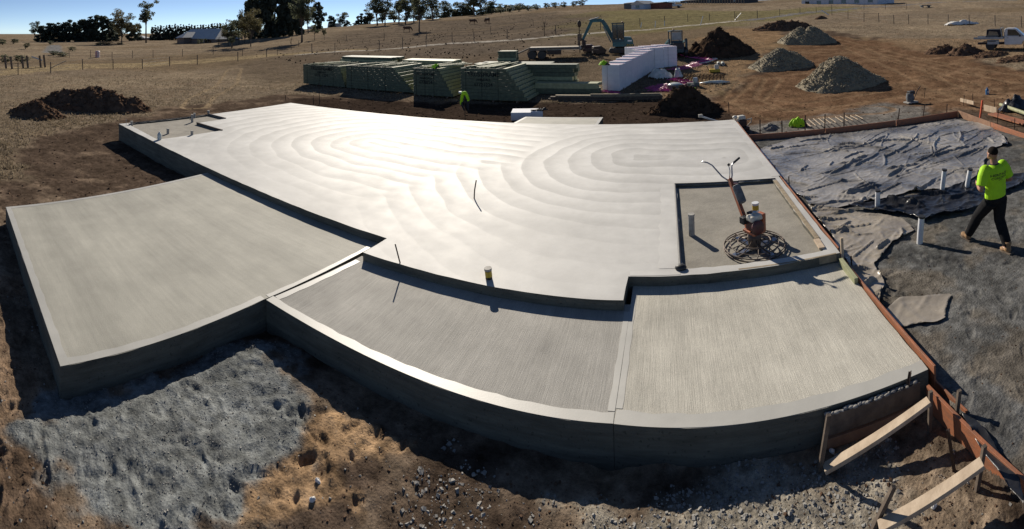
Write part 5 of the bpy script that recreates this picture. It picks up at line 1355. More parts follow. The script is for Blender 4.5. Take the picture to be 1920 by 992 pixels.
# excavator, broadside, boom to the left
c = P3(1163, 99); s = mpp(c); ax = math.atan2(c.x, c.y)
ex = thing('mini_excavator', 'teal mini excavator with closed cab and raised bent boom', 'excavator', c, -ax)
ex.scale = (1.12, 1.12, 1.12)
for sy in (-0.55, 0.55):
    tr_ = MB(); prof = [(-0.95 + 0.0, 0.22), (-0.8, 0.05), (0.8, 0.05), (0.95, 0.22), (0.8, 0.45), (-0.8, 0.45)]
    tr_.prism([(x, z) for x, z in prof], -0.17, 0.17, Matrix.Translation((0, sy, 0)) @ Matrix.Rotation(R(90), 4, 'X'))
    t_ = tr_.build('track', M_black, ex, bevel=0.03)
    for k in range(4): MB().lathe([(0.11, -0.18), (0.13, 0), (0.11, 0.18)], 10, (-0.6 + 0.4 * k, sy, 0.2), 'y').build('track_roller', M_steel, t_)
MB().lathe([(0.4, 0.42), (0.42, 0.58)], 18).build('slew_ring', M_steel, ex)
MB().prism([(-0.6, 0.56), (0.95, 0.56), (1.05, 0.75), (1.05, 1.05), (0.9, 1.30), (0.35, 1.32), (0.3, 0.95), (-0.6, 0.9)], -0.72, 0.72, Matrix.Rotation(R(90), 4, 'X')).build('engine_house', M_teal, ex, bevel=0.04)
cw = MB().box((0.80, 0, 0.66), (0.62, 1.5, 0.2)).build('counterweight', M_teald, ex, bevel=0.03)
for k in range(4): MB().box((0.58 + 0.14 * k, -0.756, 0.67), (0.06, 0.008, 0.14), Matrix.Rotation(R(30), 3, 'Y')).build('hazard_stripe', M_yellow, cw)
MB().box((0.78, -0.735, 1.02), (0.34, 0.02, 0.12)).build('white_decal', M_white, ex); MB().box((0.0, -0.72, 1.16), (0.14, 0.03, 0.07)).build('white_decal', M_white, ex)
cb = MB()
for x, y in ((-0.58, -0.68), (0.32, -0.68), (-0.58, 0.1), (0.32, 0.1)): cb.box((x, y, 1.65), (0.075, 0.075, 1.52))
cb.box((-0.13, -0.29, 2.43), (1.04, 0.9, 0.09)); cb.box((-0.13, -0.68, 1.02), (0.95, 0.06, 0.30)); cb.box((-0.22, -0.68, 1.65), (0.05, 0.06, 1.5))
cab = cb.build('cab_frame', M_teald, ex, bevel=0.012)
for (cx_, cy_, dx, dy) in ((-0.40, -0.685, 0.30, 0.01), (0.05, -0.685, 0.46, 0.01), (-0.13, 0.105, 0.85, 0.01), (0.325, -0.29, 0.01, 0.70), (-0.585, -0.29, 0.01, 0.70)):
    MB().box((cx_, cy_, 1.78), (dx, dy, 1.12)).build('cab_window', M_glass, cab)
MB().box((0.0, -0.3, 1.2), (0.45, 0.45, 0.7)).build('seat', M_black, ex, bevel=0.05); MB().lathe([(0.06, 0), (0.06, 0.1), (0.02, 0.13)], 10, (0.25, -0.1, 2.47)).build('beacon', M_orange, cab)
def arm(name, pts, wd, m, par):
    o = MB()
    for (a, b_, h0, h1) in pts:
        a = Vector((a[0], 0.25, a[1])); b_ = Vector((b_[0], 0.25, b_[1])); d = (b_ - a).normalized(); n = Vector((-d.z, 0, d.x))
        P_ = [a + n * h0, a - n * h0, b_ - n * h1, b_ + n * h1]
        o.add([p + Vector((0, y, 0)) for y in (-wd / 2, wd / 2) for p in P_], [(0, 1, 2, 3), (7, 6, 5, 4), (0, 4, 5, 1), (1, 5, 6, 2), (2, 6, 7, 3), (3, 7, 4, 0)])
    return o.build(name, m, par, bevel=0.015)
arm('boom', [((-0.45, 0.95), (-1.15, 2.30), 0.16, 0.17), ((-1.15, 2.30), (-1.45, 2.72), 0.17, 0.14), ((-1.45, 2.72), (-2.35, 2.68), 0.14, 0.12)], 0.24, M_teal, ex)
arm('stick', [((-2.25, 2.75), (-3.05, 1.15), 0.13, 0.10)], 0.20, M_teal, ex)
MB().tube([(-0.75, 0.25, 0.9), (-1.35, 0.25, 2.2)], 0.05, 8).build('boom_ram', M_alloy, ex); MB().tube([(-1.7, 0.25, 2.95), (-2.5, 0.25, 2.75)], 0.05, 8).build('stick_ram', M_alloy, ex); MB().tube([(-2.45, 0.25, 2.2), (-2.95, 0.25, 1.4)], 0.045, 8).build('bucket_ram', M_alloy, ex)
MB().prism([(-3.1, 1.2), (-2.85, 1.1), (-2.8, 0.6), (-3.05, 0.35), (-3.5, 0.45), (-3.45, 0.6), (-3.1, 0.75)], -0.3, 0.3, Matrix.Translation((0, 0.25, 0)) @ Matrix.Rotation(R(90), 4, 'X')).build('bucket', M_steel, ex, bevel=0.01)
MB().tube([(-3.3, 0.1, 0.1), (-3.3, 0.12, 1.0), (-3.32, 0.15, 2.7)], 0.035, 6).build('auger_shaft', M_steel, ex); MB().box((-3.3, 0.15, 1.35), (0.34, 0.3, 0.6)).build('auger_drive', M_rust, ex, bevel=0.04); MB().ell((-3.3, 0.15, 2.45), (0.16, 0.12, 0.3)).build('auger_head', M_steel, ex, smooth=True)
MB().prism([(1.05, 0.1), (1.25, 0.1), (1.3, 0.5), (1.15, 0.5)], -0.75, 0.75, Matrix.Rotation(R(90), 4, 'X')).build('dozer_blade', M_teald, ex)
for k, (px, py, l, sc) in enumerate([(1105, 98, 'dark red and black auger buckets lying left of the excavator', 1.0), (1122, 101, 'black toothed attachment lying beside the auger buckets', 0.9)]):
    r_ = thing('digging_attachment', l, 'attachment', P3(px, py), 0.3 * k - ax)
    MB().prism([(-0.6, 0.1), (0.5, 0.0), (0.7, 0.35), (0.2, 0.75), (-0.5, 0.7)], -0.35, 0.35, Matrix.Rotation(R(90), 4, 'X')).build('attachment_shell', [M_engr, M_steel][k], r_, bevel=0.03)
    for q in range(4): MB().prism([(0.5, 0.02 + 0.08 * q), (0.85, 0.1 + 0.1 * q), (0.5, 0.12 + 0.08 * q)], -0.3 + 0.16 * q, -0.24 + 0.16 * q, Matrix.Rotation(R(90), 4, 'X')).build('tooth', M_black, r_)
# skid-steer loader seen from its rear
c = P3(1267, 106); ax = math.atan2(c.x, c.y)
sk = thing('skid_steer', 'dark blue skid-steer loader with orange beacon behind the polystyrene', 'loader', c, -ax + R(12))
for x in (-0.72, 0.72):
    for y in (-0.55, 0.55): wheel(sk, (x, y, 0.42), 0.42, 0.30, 'x')
MB().box((0, 0, 0.75), (1.05, 2.0, 0.75)).build('engine_house', M_teald, sk, bevel=0.06); MB().box((0, -1.0, 0.95), (0.8, 0.08, 0.5)).build('rear_grille', M_black, sk, bevel=0.02)
cb = MB()
for x in (-0.46, 0.46):
    for y in (-0.55, 0.55): cb.box((x, y, 1.62), (0.08, 0.08, 1.1))
cb.box((0, 0, 2.15), (1.02, 1.22, 0.09)); cb.box((0, -0.56, 1.25), (0.9, 0.05, 0.25))
cab = cb.build('cab_frame', M_teald, sk, bevel=0.01); MB().box((0, -0.56, 1.74), (0.80, 0.012, 0.66)).build('cab_window', mat('pale rear window', (0.30, 0.33, 0.34), (0.25, 0.27, 0.28), 0.15), cab); MB().lathe([(0.08, 0), (0.08, 0.1), (0.03, 0.14)], 10, (-0.1, 0.2, 2.2)).build('beacon', M_orange, cab)
for x in (-0.72, 0.72): MB().beam((x, -0.95, 1.45), (x * 0.95, 0.9, 1.0), 0.14, 0.20).build('lift_arm', M_teal, sk, bevel=0.015); MB().box((x, -0.9, 1.15), (0.16, 0.3, 0.75)).build('arm_tower', M_teald, sk, bevel=0.02)
MB().prism([(0.95, 0.1), (1.5, 0.05), (1.5, 0.12), (1.05, 0.55)], -0.85, 0.85, Matrix(((0, 0, 1, 0), (1, 0, 0, 0), (0, 1, 0, 0), (0, 0, 0, 1)))).build('bucket', M_steel, sk)
# flatbed plant trailer with lowered ramps
c = P3(1012, 110); ax = math.atan2(c.x, c.y); s = mpp(c)
tl = thing('plant_trailer', 'flatbed plant trailer with tandem wheels and lowered ramp', 'trailer', c, -ax + R(-2))
MB().box((1.35, 0, 0.92), (4.4, 2.2, 0.16)).build('deck', M_wood2, tl, bevel=0.015); MB().box((1.35, 0, 1.02), (4.3, 2.0, 0.03)).build('deck_boards', M_wood3, tl)
for sy in (-1, 1):
    MB().beam((-0.8, sy, 0.92), (3.6, sy, 0.92), 0.1, 0.22).build('side_rail', M_alloy, tl); MB().beam((-2.8, sy * 0.75, 0.12), (-0.8, sy * 0.75, 0.98), 0.4, 0.1).build('ramp', M_wood2, tl)
    for x in (-0.62, 0.22): wheel(tl, (x, sy * 0.95, 0.38), 0.38, 0.26)
    MB().prism([(-1.05, 0.45), (-0.95, 0.82), (0.6, 0.82), (0.75, 0.45), (0.68, 0.45), (0.55, 0.76), (-0.9, 0.76), (-0.98, 0.45)], sy * 1.1 - 0.02, sy * 1.1 + 0.02, Matrix.Rotation(R(90), 4, 'X')).build('mudguard', M_steel, tl)
MB().box((1.3, -0.9, 0.6), (1.2, 0.3, 0.4)).build('tool_box', M_steel, tl, bevel=0.03); MB().beam((3.5, 0, 0.8), (5.2, 0, 0.6), 0.15, 0.15).build('drawbar', M_steel, tl); MB().tube([(4.3, 0, 0), (4.3, 0, 0.8)], 0.04, 8).build('stand_leg', M_steel, tl)
for y in (-0.9, 0.9): MB().box((3.45, y, 1.25), (0.08, 0.08, 0.5)).build('stake_post', M_steel, tl)
# white flat-tray ute
def ute(label, c, rot, s=1.0, tray=True):
    r_ = thing('tray_ute' if tray else 'parked_ute', label, 'ute', c, rot); r_.scale = (s, s, s)
    for x in (-1.45, 1.45):
        for y in (-0.74, 0.74): wheel(r_, (x, y, 0.36), 0.36, 0.23)
    Mx = Matrix.Rotation(R(90), 4, 'X')
    body = MB().prism([(-0.35, 0.42), (0.98, 0.42), (1.06, 0.66), (1.28, 0.78), (1.62, 0.78), (1.84, 0.66), (1.90, 0.40), (2.35, 0.42), (2.42, 0.60), (2.38, 0.95), (1.15, 1.08), (-0.35, 1.08)], -0.84, 0.84, Mx).build('cab_body', M_white, r_, bevel=0.04)
    MB().prism([(-0.35, 1.08), (1.15, 1.08), (0.55, 1.62), (0.38, 1.68), (-0.22, 1.68), (-0.35, 1.58)], -0.76, 0.76, Mx).build('cab_roof', M_white, r_, bevel=0.05)
    for sy in (-1, 1):
        MB().prism([(-0.12, 1.12), (0.92, 1.12), (0.50, 1.56), (-0.08, 1.58)], sy * 0.762 - 0.006, sy * 0.762 + 0.006, Mx).build('side_window', M_glass, r_)
        MB().box((0.85, -sy * 0.95, 1.12), (0.12, 0.2, 0.16)).build('mirror', M_black, r_, bevel=0.02)
        MB().box((-0.1, sy * 0.846, 0.95), (0.14, 0.015, 0.03)).build('door_handle', M_black, r_); MB().box((2.38, sy * 0.62, 0.78), (0.08, 0.3, 0.16)).build('headlight', M_glass, r_, bevel=0.02)
        MB().prism([(-0.2, 0.5), (0.95, 0.5), (0.95, 1.05), (-0.2, 1.05)], sy * 0.842 - 0.003, sy * 0.842 + 0.003, Mx).build('door', M_white, r_)
    MB().add([(1.13, -0.68, 1.11), (1.13, 0.68, 1.11), (0.575, 0.62, 1.61), (0.575, -0.62, 1.61)], [(0, 1, 2, 3)]).build('windscreen', M_glass, r_)
    MB().box((-0.9, 0, 0.50), (3.2, 0.7, 0.16)).build('chassis', M_steel, r_)
    if tray:
        t_ = MB().box((-1.58, 0, 0.90), (2.25, 1.85, 0.08)).build('tray_deck', M_alloy, r_, bevel=0.01)
        for sy in (-1, 1): MB().box((-1.58, sy * 0.935, 0.97), (2.25, 0.03, 0.10)).build('tray_side', M_alloy, t_); MB().box((-1.45, sy * 0.8, 0.70), (0.95, 0.28, 0.05)).build('mudguard', M_black, r_)
        for y in (-0.86, 0.86): MB().beam((-0.50, y, 0.92), (-0.62 if y < 0 else -0.62, y, 1.72), 0.05, 0.05).build('rack_post', M_alloy, t_)
        MB().beam((-0.62, -0.88, 1.70), (-0.62, 0.88, 1.70), 0.05, 0.05).build('rack_bar', M_alloy, t_)
        MB().prism([(-1.75, 0.95), (-0.66, 0.95), (-0.66, 1.60), (-1.70, 1.60)], -0.84, 0.84, Mx).build('canvas_canopy', M_navy, r_, bevel=0.03)
        MB().prism([(-1.66, 1.1), (-0.75, 1.1), (-0.9, 1.42), (-1.5, 1.48)], 0.845, 0.85, Mx).build('canopy_flap', M_wood3, r_); MB().box((-1.2, -0.9, 0.62), (0.9, 0.04, 0.3)).build('side_guard', M_alloy, r_)
        MB().box((-1.3, -0.86, 1.06), (0.95, 0.05, 0.16)).build('tool_box', M_bag, r_)
    else:
        MB().prism([(-2.45, 0.45), (-0.35, 0.45), (-0.35, 1.08), (-2.45, 1.05)], -0.82, 0.82, Mx).build('tub', M_white, r_, bevel=0.04)
    return r_
c = P3(1893, 94); ax = math.atan2(c.x, c.y)
ute('white tray-back ute with dark canopy at the right picture edge', c + Vector((0.25, 0.2, 0.02)), -ax + R(-6), 1.05)
c = P3(1264, 14); ute('small white ute parked on the hill beside the red shed', c, -math.atan2(c.x, c.y) + R(170), 1.0, False)
c = P3(597, 50); ute('white vehicle parked under the trees beside the pale roofed house', c, -math.atan2(c.x, c.y), 1.1, False)

# ============================================================ BUILDINGS
M_brick = mat('brown brick', (0.20, 0.155, 0.13), (0.14, 0.105, 0.09), 0.9, 3)
M_roofg = mat('grey steel roof', (0.40, 0.41, 0.41), (0.34, 0.35, 0.35), 0.45, 0.6)
M_roofp = mat('pale roof', (0.62, 0.58, 0.52), (0.52, 0.49, 0.44), 0.5, 0.6)
M_shed = mat('blue white cladding', (0.50, 0.56, 0.66), (0.42, 0.48, 0.57), 0.6, 1)
M_redsh = mat('red brick shed', (0.26, 0.085, 0.055), (0.18, 0.06, 0.04), 0.85, 2)
M_dkroof = mat('dark roof', (0.06, 0.055, 0.055), (0.045, 0.04, 0.04), 0.7, 1)
def hip(mb, x0, x1, y0, y1, z0, z1, ov=0.5):
    x0 -= ov; x1 += ov; y0 -= ov; y1 += ov
    d = (y1 - y0) / 2; ym = (y0 + y1) / 2
    if x1 - x0 > y1 - y0: A1, A2 = (x0 + d, ym, z1), (x1 - d, ym, z1)
    else:
        d = (x1 - x0) / 2; xm = (x0 + x1) / 2; A1, A2 = (xm, y0 + d, z1), (xm, y1 - d, z1)
    V_ = [(x0, y0, z0), (x1, y0, z0), (x1, y1, z0), (x0, y1, z0), A1, A2]
    F_ = [(0, 1, 5, 4), (1, 2, 5), (2, 3, 4, 5), (3, 0, 4), (3, 2, 1, 0)] if x1 - x0 > y1 - y0 else [(0, 1, 4), (1, 2, 5, 4), (2, 3, 5), (3, 0, 4, 5), (3, 2, 1, 0)]
    return mb.add(V_, F_)
def house(label, px0, px1, pyb, eave, ridge, depth, wm, rm, wins=3, kind='hip', name='house'):
    a, b_ = P3(px0, pyb), P3(px1, pyb)
    c = (a + b_) / 2; c.z = min(ZG(c.x, c.y), a.z, b_.z) - 0.1
    d = b_ - a; wd = math.hypot(d.x, d.y); rot = math.atan2(d.y, d.x); s_ = mpp(c)
    e, r_h = eave * s_, ridge * s_
    h = thing(name, label, 'house' if name == 'house' else 'shed', c, rot)
    MB().box((0, depth / 2, e / 2), (wd, depth, e)).build('wall', wm, h)
    if kind == 'hip': hip(MB(), -wd / 2, wd / 2, 0, depth, e - 0.05, r_h).build('roof', rm, h)
    elif kind == 'gable': MB().prism([(-0.4, e - 0.05), (depth + 0.4, e - 0.05), (depth / 2, r_h)], -wd / 2 - 0.3, wd / 2 + 0.3, Matrix(((0, 0, 1, 0), (1, 0, 0, 0), (0, 1, 0, 0), (0, 0, 0, 1)))).build('roof', rm, h)
    elif kind == 'end': MB().prism([(-wd / 2 - 0.3, e - 0.05), (wd / 2 + 0.3, e - 0.05), (0, r_h)], -0.3, depth + 0.3, Matrix(((1, 0, 0, 0), (0, 0, 1, 0), (0, 1, 0, 0), (0, 0, 0, 1)))).build('roof', rm, h)
    for k in range(wins):
        x = -wd / 2 + wd * (k + 0.5) / wins
        w_ = MB().box((x, -0.02, e * 0.55), (min(1.6, wd / wins * 0.5), 0.05, e * 0.45)).build('window', M_glass, h); MB().box((x, -0.05, e * 0.30), (min(1.8, wd / wins * 0.55), 0.08, 0.08)).build('sill', wm, w_)
    return h
h1 = house('brick house with large grey hipped roof at the left', 332, 405, 81, 11, 29, 8, M_brick, M_roofg, 4)
hip(MB(), -7.5, -2.5, -3, 6, 2.2, 4.0).build('roof', M_roofg, h1); MB().box((-5, 0, 1.15), (4.6, 5.6, 2.3)).build('wall', M_brick, h1)
house('small white shed at the far left tree line', 120, 138, 76, 6, 9, 6, M_shed, M_roofp, 1, 'end', 'shed')
house('low house with white hipped roof before the far left trees', 165, 191, 76, 5, 9, 8, M_brick, M_roofp, 2)
house('small grey house left of the brick house, the left one', 252, 270, 75, 5, 9, 7, M_brick, M_roofg, 2)
house('small grey house left of the brick house, the right one', 279, 304, 75, 5, 10, 7, M_brick, M_roofg, 2)
house('pale roofed house seen between the hill trees', 614, 640, 49, 4, 13, 3.2, M_dkroof, M_roofp, 2)
house('white low shed left of the pale roofed house', 576, 594, 49, 5, 8, 5, M_shed, M_roofp, 2, 'gable', 'shed')
house('blue white shed with lean roof on the hill', 1184, 1207, 17, 11, 18, 6, M_shed, M_roofp, 1, 'end', 'shed')
house('dull cladded lean-to left of the blue white shed', 1170, 1183, 16, 12, 14, 5, M_bag, M_roofg, 0, 'gable', 'shed')
house('red shed next to the blue white shed', 1209, 1237, 16, 12, 14, 6, M_redsh, M_dkroof, 0, 'gable', 'shed')
house('long dark building behind fence on the hill', 1276, 1390, 6, 12, 16, 10, M_dkroof, M_dkroof, 5, 'gable')
house('long pale blue building cut by the top picture edge', 1503, 1645, 8, 16, 22, 10, M_shed, M_roofg, 6, 'gable')
house('dark shed among the hilltop trees', 797, 832, 33, 9, 12, 7, M_dkroof, M_roofg, 2, 'gable', 'shed')
tk_ = thing('water_tank', 'pink and white striped tank at the left fence', 'tank', P3(183, 107)); s = mpp(tk_.location)
MB().lathe([(4.5 * s, 0), (4.5 * s, 11 * s), (3 * s, 12.5 * s)], 16).build('tank_shell', mat('pale tank', (0.66, 0.56, 0.56), (0.58, 0.48, 0.48), 0.6), tk_, smooth='auto'); MB().box((2.2 * s, -3.9 * s, 6 * s), (3.6 * s, 1.2 * s, 11 * s)).build('pink_panel', mat('faded pink', (0.60, 0.28, 0.26), (0.54, 0.24, 0.22), 0.6), tk_)

# ============================================================ FENCES
M_post = mat('grey fence post', (0.13, 0.11, 0.09), (0.07, 0.06, 0.05), 0.9, 5)
M_wire = mat('fence wire', (0.12, 0.115, 0.11), (0.09, 0.085, 0.08), 0.6, 5)
def fence(label, pts, ph, rad=0.045, wires=3, step=None, lean=0.04, m=None):
    P_ = [P3(*q) for q in pts]
    if step:
        Q = []
        for a, b_ in zip(P_[:-1], P_[1:]):
            k = max(1, int((b_ - a).length / step))
            Q += [a.lerp(b_, i / k) for i in range(k)]
        P_ = Q + [P_[-1]]
        P_ = [Vector((p.x, p.y, ZG(p.x, p.y))) for p in P_]
    r_ = thing('wire_fence', label, 'fence', P_[0])
    tops = []
    for p in P_:
        h = ph * random.uniform(0.92, 1.06); l = Vector((random.uniform(-lean, lean), random.uniform(-lean, lean), h))
        MB().tube([p - P_[0] - Vector((0, 0, .2)), p - P_[0] + l], rad * random.uniform(0.85, 1.1), 6).build('post', m or M_post, r_)
        tops.append((p - P_[0], l))
    for k in range(wires):
        f = 0.35 + 0.6 * k / max(1, wires - 1)
        MB().tube([p + l * f for p, l in tops], 0.008, 4, cap=False).build('wire', M_wire, r_)
    return r_
fence('near wire fence across the grass at the far left', [(34, 141), (95, 138), (155, 133), (212, 130), (267, 127), (318, 122), (370, 119), (446, 115), (500, 109)], 1.25, 0.05)
fence('second wire fence behind the near one at the left', [(130, 108), (170, 107), (210, 110), (248, 108), (287, 109), (342, 108), (400, 104), (455, 104), (520, 103), (585, 102)], 1.25, 0.045, step=5)
fence('wire fence beside the pale farm track', [(585, 102), (628, 99), (711, 96), (755, 90), (799, 86), (848, 81), (889, 79), (951, 72), (1042, 64), (1126, 57), (1200, 48), (1330, 37), (1420, 30)], 1.3, 0.05, step=4.5)
fence('upper wire fence on the slope behind the farm track', [(560, 86), (650, 78), (800, 72), (920, 60), (1000, 50)], 1.2, 0.04, step=6)
fence('wire fence crossing the hill at the upper right', [(1380, 38), (1420, 33), (1500, 26), (1560, 22), (1620, 19), (1700, 16)], 1.3, 0.05, step=4)
fence('wire fence in the dry paddock left of the ute', [(1560, 30), (1590, 36), (1620, 40), (1648, 40), (1676, 42), (1704, 43), (1740, 44), (1778, 46), (1818, 47), (1866, 48), (1915, 50)], 1.3, 0.05)
fence('paling fence before the dark building on the hill', [(1238, 13), (1276, 9), (1330, 8), (1395, 7)], 1.6, 0.10, 2, step=1.0, m=M_wood3)
for k, (px, py, h, l) in enumerate([(12, 130, 26, 'first'), (23, 131, 25, 'second'), (44, 129, 24, 'third'), (53, 129, 25, 'fourth'), (77, 128, 24, 'fifth'), (85, 128, 25, 'sixth')]):
    b_ = P3(px, py); t_ = up(px - 3, py - h, b_)
    tag(MB().tube([(0, 0, -.2), t_ - b_], 0.13, 7).build('yard_post', M_wood2, loc=b_), 'thick round yard post at the far left, %s from the picture edge' % l, 'post', 'yard posts at the far left')
plank('yard_rail', 'pale rail sloping between the far left yard posts', up(59, 106, P3(60, 128)), up(79, 113, P3(79, 128)), 0.12, 0.16, M_alloy, None, 'rail')
plank('gate_rail', 'sloping gate stay right of the yard posts', up(94, 128, P3(95, 131)), up(124, 114, P3(124, 128)), 0.08, 0.08, M_post, None, 'rail')
plank('white_rail', 'white leaning rail on the far fence corner at the right', up(1540, 19, P3(1540, 33)), up(1554, 28, P3(1554, 33)), 0.14, 0.14, M_pvc, None, 'rail')
for k, (px, py, tx, ty) in enumerate([(1201, 50, 1203, 42), (1228, 49, 1229, 39), (1246, 47, 1246, 39), (1313, 46, 1318, 30), (1377, 36, 1390, 24)]):
    b_ = P3(px, py); tag(MB().tube([(0, 0, -.1), up(tx, ty, b_) - b_], 0.055, 6).build('white_post', M_pvc, loc=b_), 'pale post beside the farm track, %s from the excavator' % ORD[k], 'post', 'pale posts by the track')
cloth('white_rubble', 'heap of white rubbish in the dry paddock left of the ute', 'rubbish', P3(1805, 45), 2.6, 1.0, 0.55, M_stonew, 51)
c = P3(1735, 13); tag(MB().box((0, 0, 0.5), (2.6, 1.2, 0.16)).box((-0.9, 0, 0.22), (0.3, 0.9, 0.45)).box((0.9, 0, 0.22), (0.3, 0.9, 0.45)).build('stock_trough', M_bag, loc=c), 'low trough standing in the upper right paddock', 'trough')

# ============================================================ TREES
M_leafg = mat('gum leaves', (0.155, 0.165, 0.10), (0.065, 0.075, 0.045), 0.6, 0.35, detail=4, spec=0.3)
M_leafb = mat('bronze gum leaves', (0.18, 0.15, 0.075), (0.065, 0.064, 0.034), 0.6, 0.35, detail=4, spec=0.3)
M_leafd = mat('dark conifer needles', (0.13, 0.145, 0.11), (0.055, 0.07, 0.052), 0.7, 0.4, detail=4, spec=0.2)
M_bark = mat('gum bark', (0.14, 0.12, 0.10), (0.06, 0.05, 0.043), 0.9, 1.5)
M_barkd = mat('dark bark', (0.05, 0.04, 0.033), (0.03, 0.025, 0.02), 0.9, 1.5)
for _m in (M_leafg, M_leafb, M_leafd):
    _t = _m.node_tree; _tr = _t.nodes.new('ShaderNodeBsdfTranslucent'); _mx = _t.nodes.new('ShaderNodeMixShader'); _mx.inputs[0].default_value = 0.5
    _cr = [n for n in _t.nodes if n.type == 'VALTORGB'][0]
    _t.links.new(_cr.outputs[0], _tr.inputs[0]); _t.links.new(_t.nodes['Principled BSDF'].outputs[0], _mx.inputs[1]); _t.links.new(_tr.outputs[0], _mx.inputs[2]); _t.links.new(_mx.outputs[0], _t.nodes['Material Output'].inputs[0])
def leaves(rgt, centres, radii, count, size, name, m):
    k = len(centres); w_ = np.array([r[0] * r[1] * r[2] for r in radii]) ** 0.66; w_ /= w_.sum()
    pick = rgt.choice(k, count, p=w_)
    d = rgt.normal(0, 1, (count, 3)); d /= np.linalg.norm(d, axis=1)[:, None]
    P_ = np.array(centres)[pick] + d * np.array(radii)[pick] * (rgt.random((count, 1)) ** 0.4)
    a = rgt.normal(0, 1, (count, 3)); a /= np.linalg.norm(a, axis=1)[:, None]; b_ = np.cross(a, rgt.normal(0, 1, (count, 3))); b_ /= np.linalg.norm(b_, axis=1)[:, None]
    s_ = size * rgt.uniform(0.6, 1.4, (count, 1))
    V_ = np.stack([P_ - a * s_, P_ + b_ * s_ * 0.55, P_ + a * s_, P_ - b_ * s_ * 0.55], 1).reshape(-1, 3)
    return mesh_np(name, V_, np.arange(count * 4).reshape(-1, 4), m, smooth=False)
def make_tree(kind, seed):
    """a unit tree: height 1 (scaled when placed), returned as (trunk mesh, crown mesh)"""
    rgt = np.random.default_rng(seed); rd = random.Random(seed)
    tr_ = MB(); cs = []; rr = []
    if kind in ('gum', 'bigum', 'tallgum', 'small'):
        fork = {'gum': 0.28, 'bigum': 0.22, 'tallgum': 0.42, 'small': 0.4}[kind]
        lx = rd.uniform(-0.03, 0.03)
        tr_.tube([(0, 0, -0.03), (lx * 0.5, 0, fork * 0.5), (lx, 0.01, fork)], [0.022, 0.017, 0.014], 7)
        nb_ = {'gum': 6, 'bigum': 9, 'tallgum': 5, 'small': 6}[kind]; spr = {'gum': 0.22, 'bigum': 0.42, 'tallgum': 0.15, 'small': 0.30}[kind]
        for k in range(nb_):
            a = 2 * math.pi * k / nb_ + rd.uniform(-.4, .4); top = rd.uniform(0.5, 0.93) if k else 0.92; rad = spr * rd.uniform(0.45, 1.0) * (1.1 - 0.5 * top)
            mid = (lx + math.cos(a) * rad * 0.5, math.sin(a) * rad * 0.5, (fork + top) / 2); tip = (lx + math.cos(a) * rad * 1.2, math.sin(a) * rad * 1.2, top)
            tr_.tube([(lx, 0.01, fork * rd.uniform(0.8, 1.0)), mid, tip], [0.011, 0.007, 0.003], 5)
            for q in range(6):
                f = rd.uniform(0.38, 1.08); base = np.array((lx, 0.01, fork)) * (1 - f) + np.array(tip) * f
                cs.append(base + rgt.normal(0, 1, 3) * np.array([0.05, 0.05, 0.03]) * (1.6 if kind == 'bigum' else 1)); r0 = rd.uniform(0.05, 0.10) * (1.3 if kind == 'bigum' else 0.8 if kind == 'tallgum' else 1); rr.append((r0 * 1.2, r0 * 1.2, r0 * 0.75))
        n = {'gum': 2300, 'bigum': 4200, 'tallgum': 1500, 'small': 900}[kind]; sz = 0.020 if kind != 'small' else 0.032
    elif kind == 'pine':
        tr_.tube([(0, 0, -0.03), (0, 0, 0.95)], [0.03, 0.004], 6)
        for k in range(46):
            z = rd.uniform(0.04, 0.97) ; rad = 0.20 * (1 - z) ** 0.8 + 0.01; a = rd.uniform(0, 6.28)
            cs.append(np.array((math.cos(a) * rad * 0.7, math.sin(a) * rad * 0.7, z))); r0 = 0.035 + 0.05 * (1 - z); rr.append((r0, r0, r0 * 0.8))
        n, sz = 1500, 0.036
    elif kind == 'dense':
        tr_.tube([(0, 0, -0.03), (0, 0, 0.7)], [0.03, 0.01], 6)
        for k in range(44):
            z = rd.uniform(0.03, 0.95); rad = 0.30 * math.sin(math.pi * min(1, 0.18 + 0.80 * z)) ** 0.7 * rd.uniform(0.3, 1); a = rd.uniform(0, 6.28)
            cs.append(np.array((math.cos(a) * rad, math.sin(a) * rad, z))); r0 = rd.uniform(0.05, 0.11); rr.append((r0, r0, r0 * 0.8))
        n, sz = 3000, 0.036
    elif kind == 'shrub':
        tr_.tube([(0, 0, -0.05), (0, 0, 0.4)], [0.04, 0.02], 5)
        for k in range(16):
            a = rd.uniform(0, 6.28); q = rd.uniform(0, 0.28); cs.append(np.array((math.cos(a) * q, math.sin(a) * q, rd.uniform(0.15, 0.85)))); r0 = rd.uniform(0.12, 0.2); rr.append((r0, r0, r0))
        n, sz = 260, 0.07
    elif kind == 'bare':
        tr_.tube([(0, 0, -0.03), (0.01, 0, 0.3), (0, 0, 0.6)], [0.018, 0.013, 0.007], 6)
        for k in range(16):
            a = rd.uniform(0, 6.28); z = rd.uniform(0.25, 0.6); q = rd.uniform(0.1, 0.3); e = (math.cos(a) * q, math.sin(a) * q, z + rd.uniform(0.2, 0.4))
            tr_.tube([(0, 0, z), (e[0] * 0.5, e[1] * 0.5, z + 0.12), e], [0.006, 0.004, 0.0015], 4)
            cs.append(np.array(e)); rr.append((0.05, 0.05, 0.05))
        n, sz = 60, 0.014
    return tr_, leaves(rgt, cs, rr, n, sz, 'crown', {'gum': M_leafg, 'bigum': M_leafb, 'tallgum': M_leafg, 'small': M_leafg, 'pine': M_leafd, 'dense': M_leafd, 'shrub': M_leafg, 'bare': M_leafb}[kind])
PROTO = {}
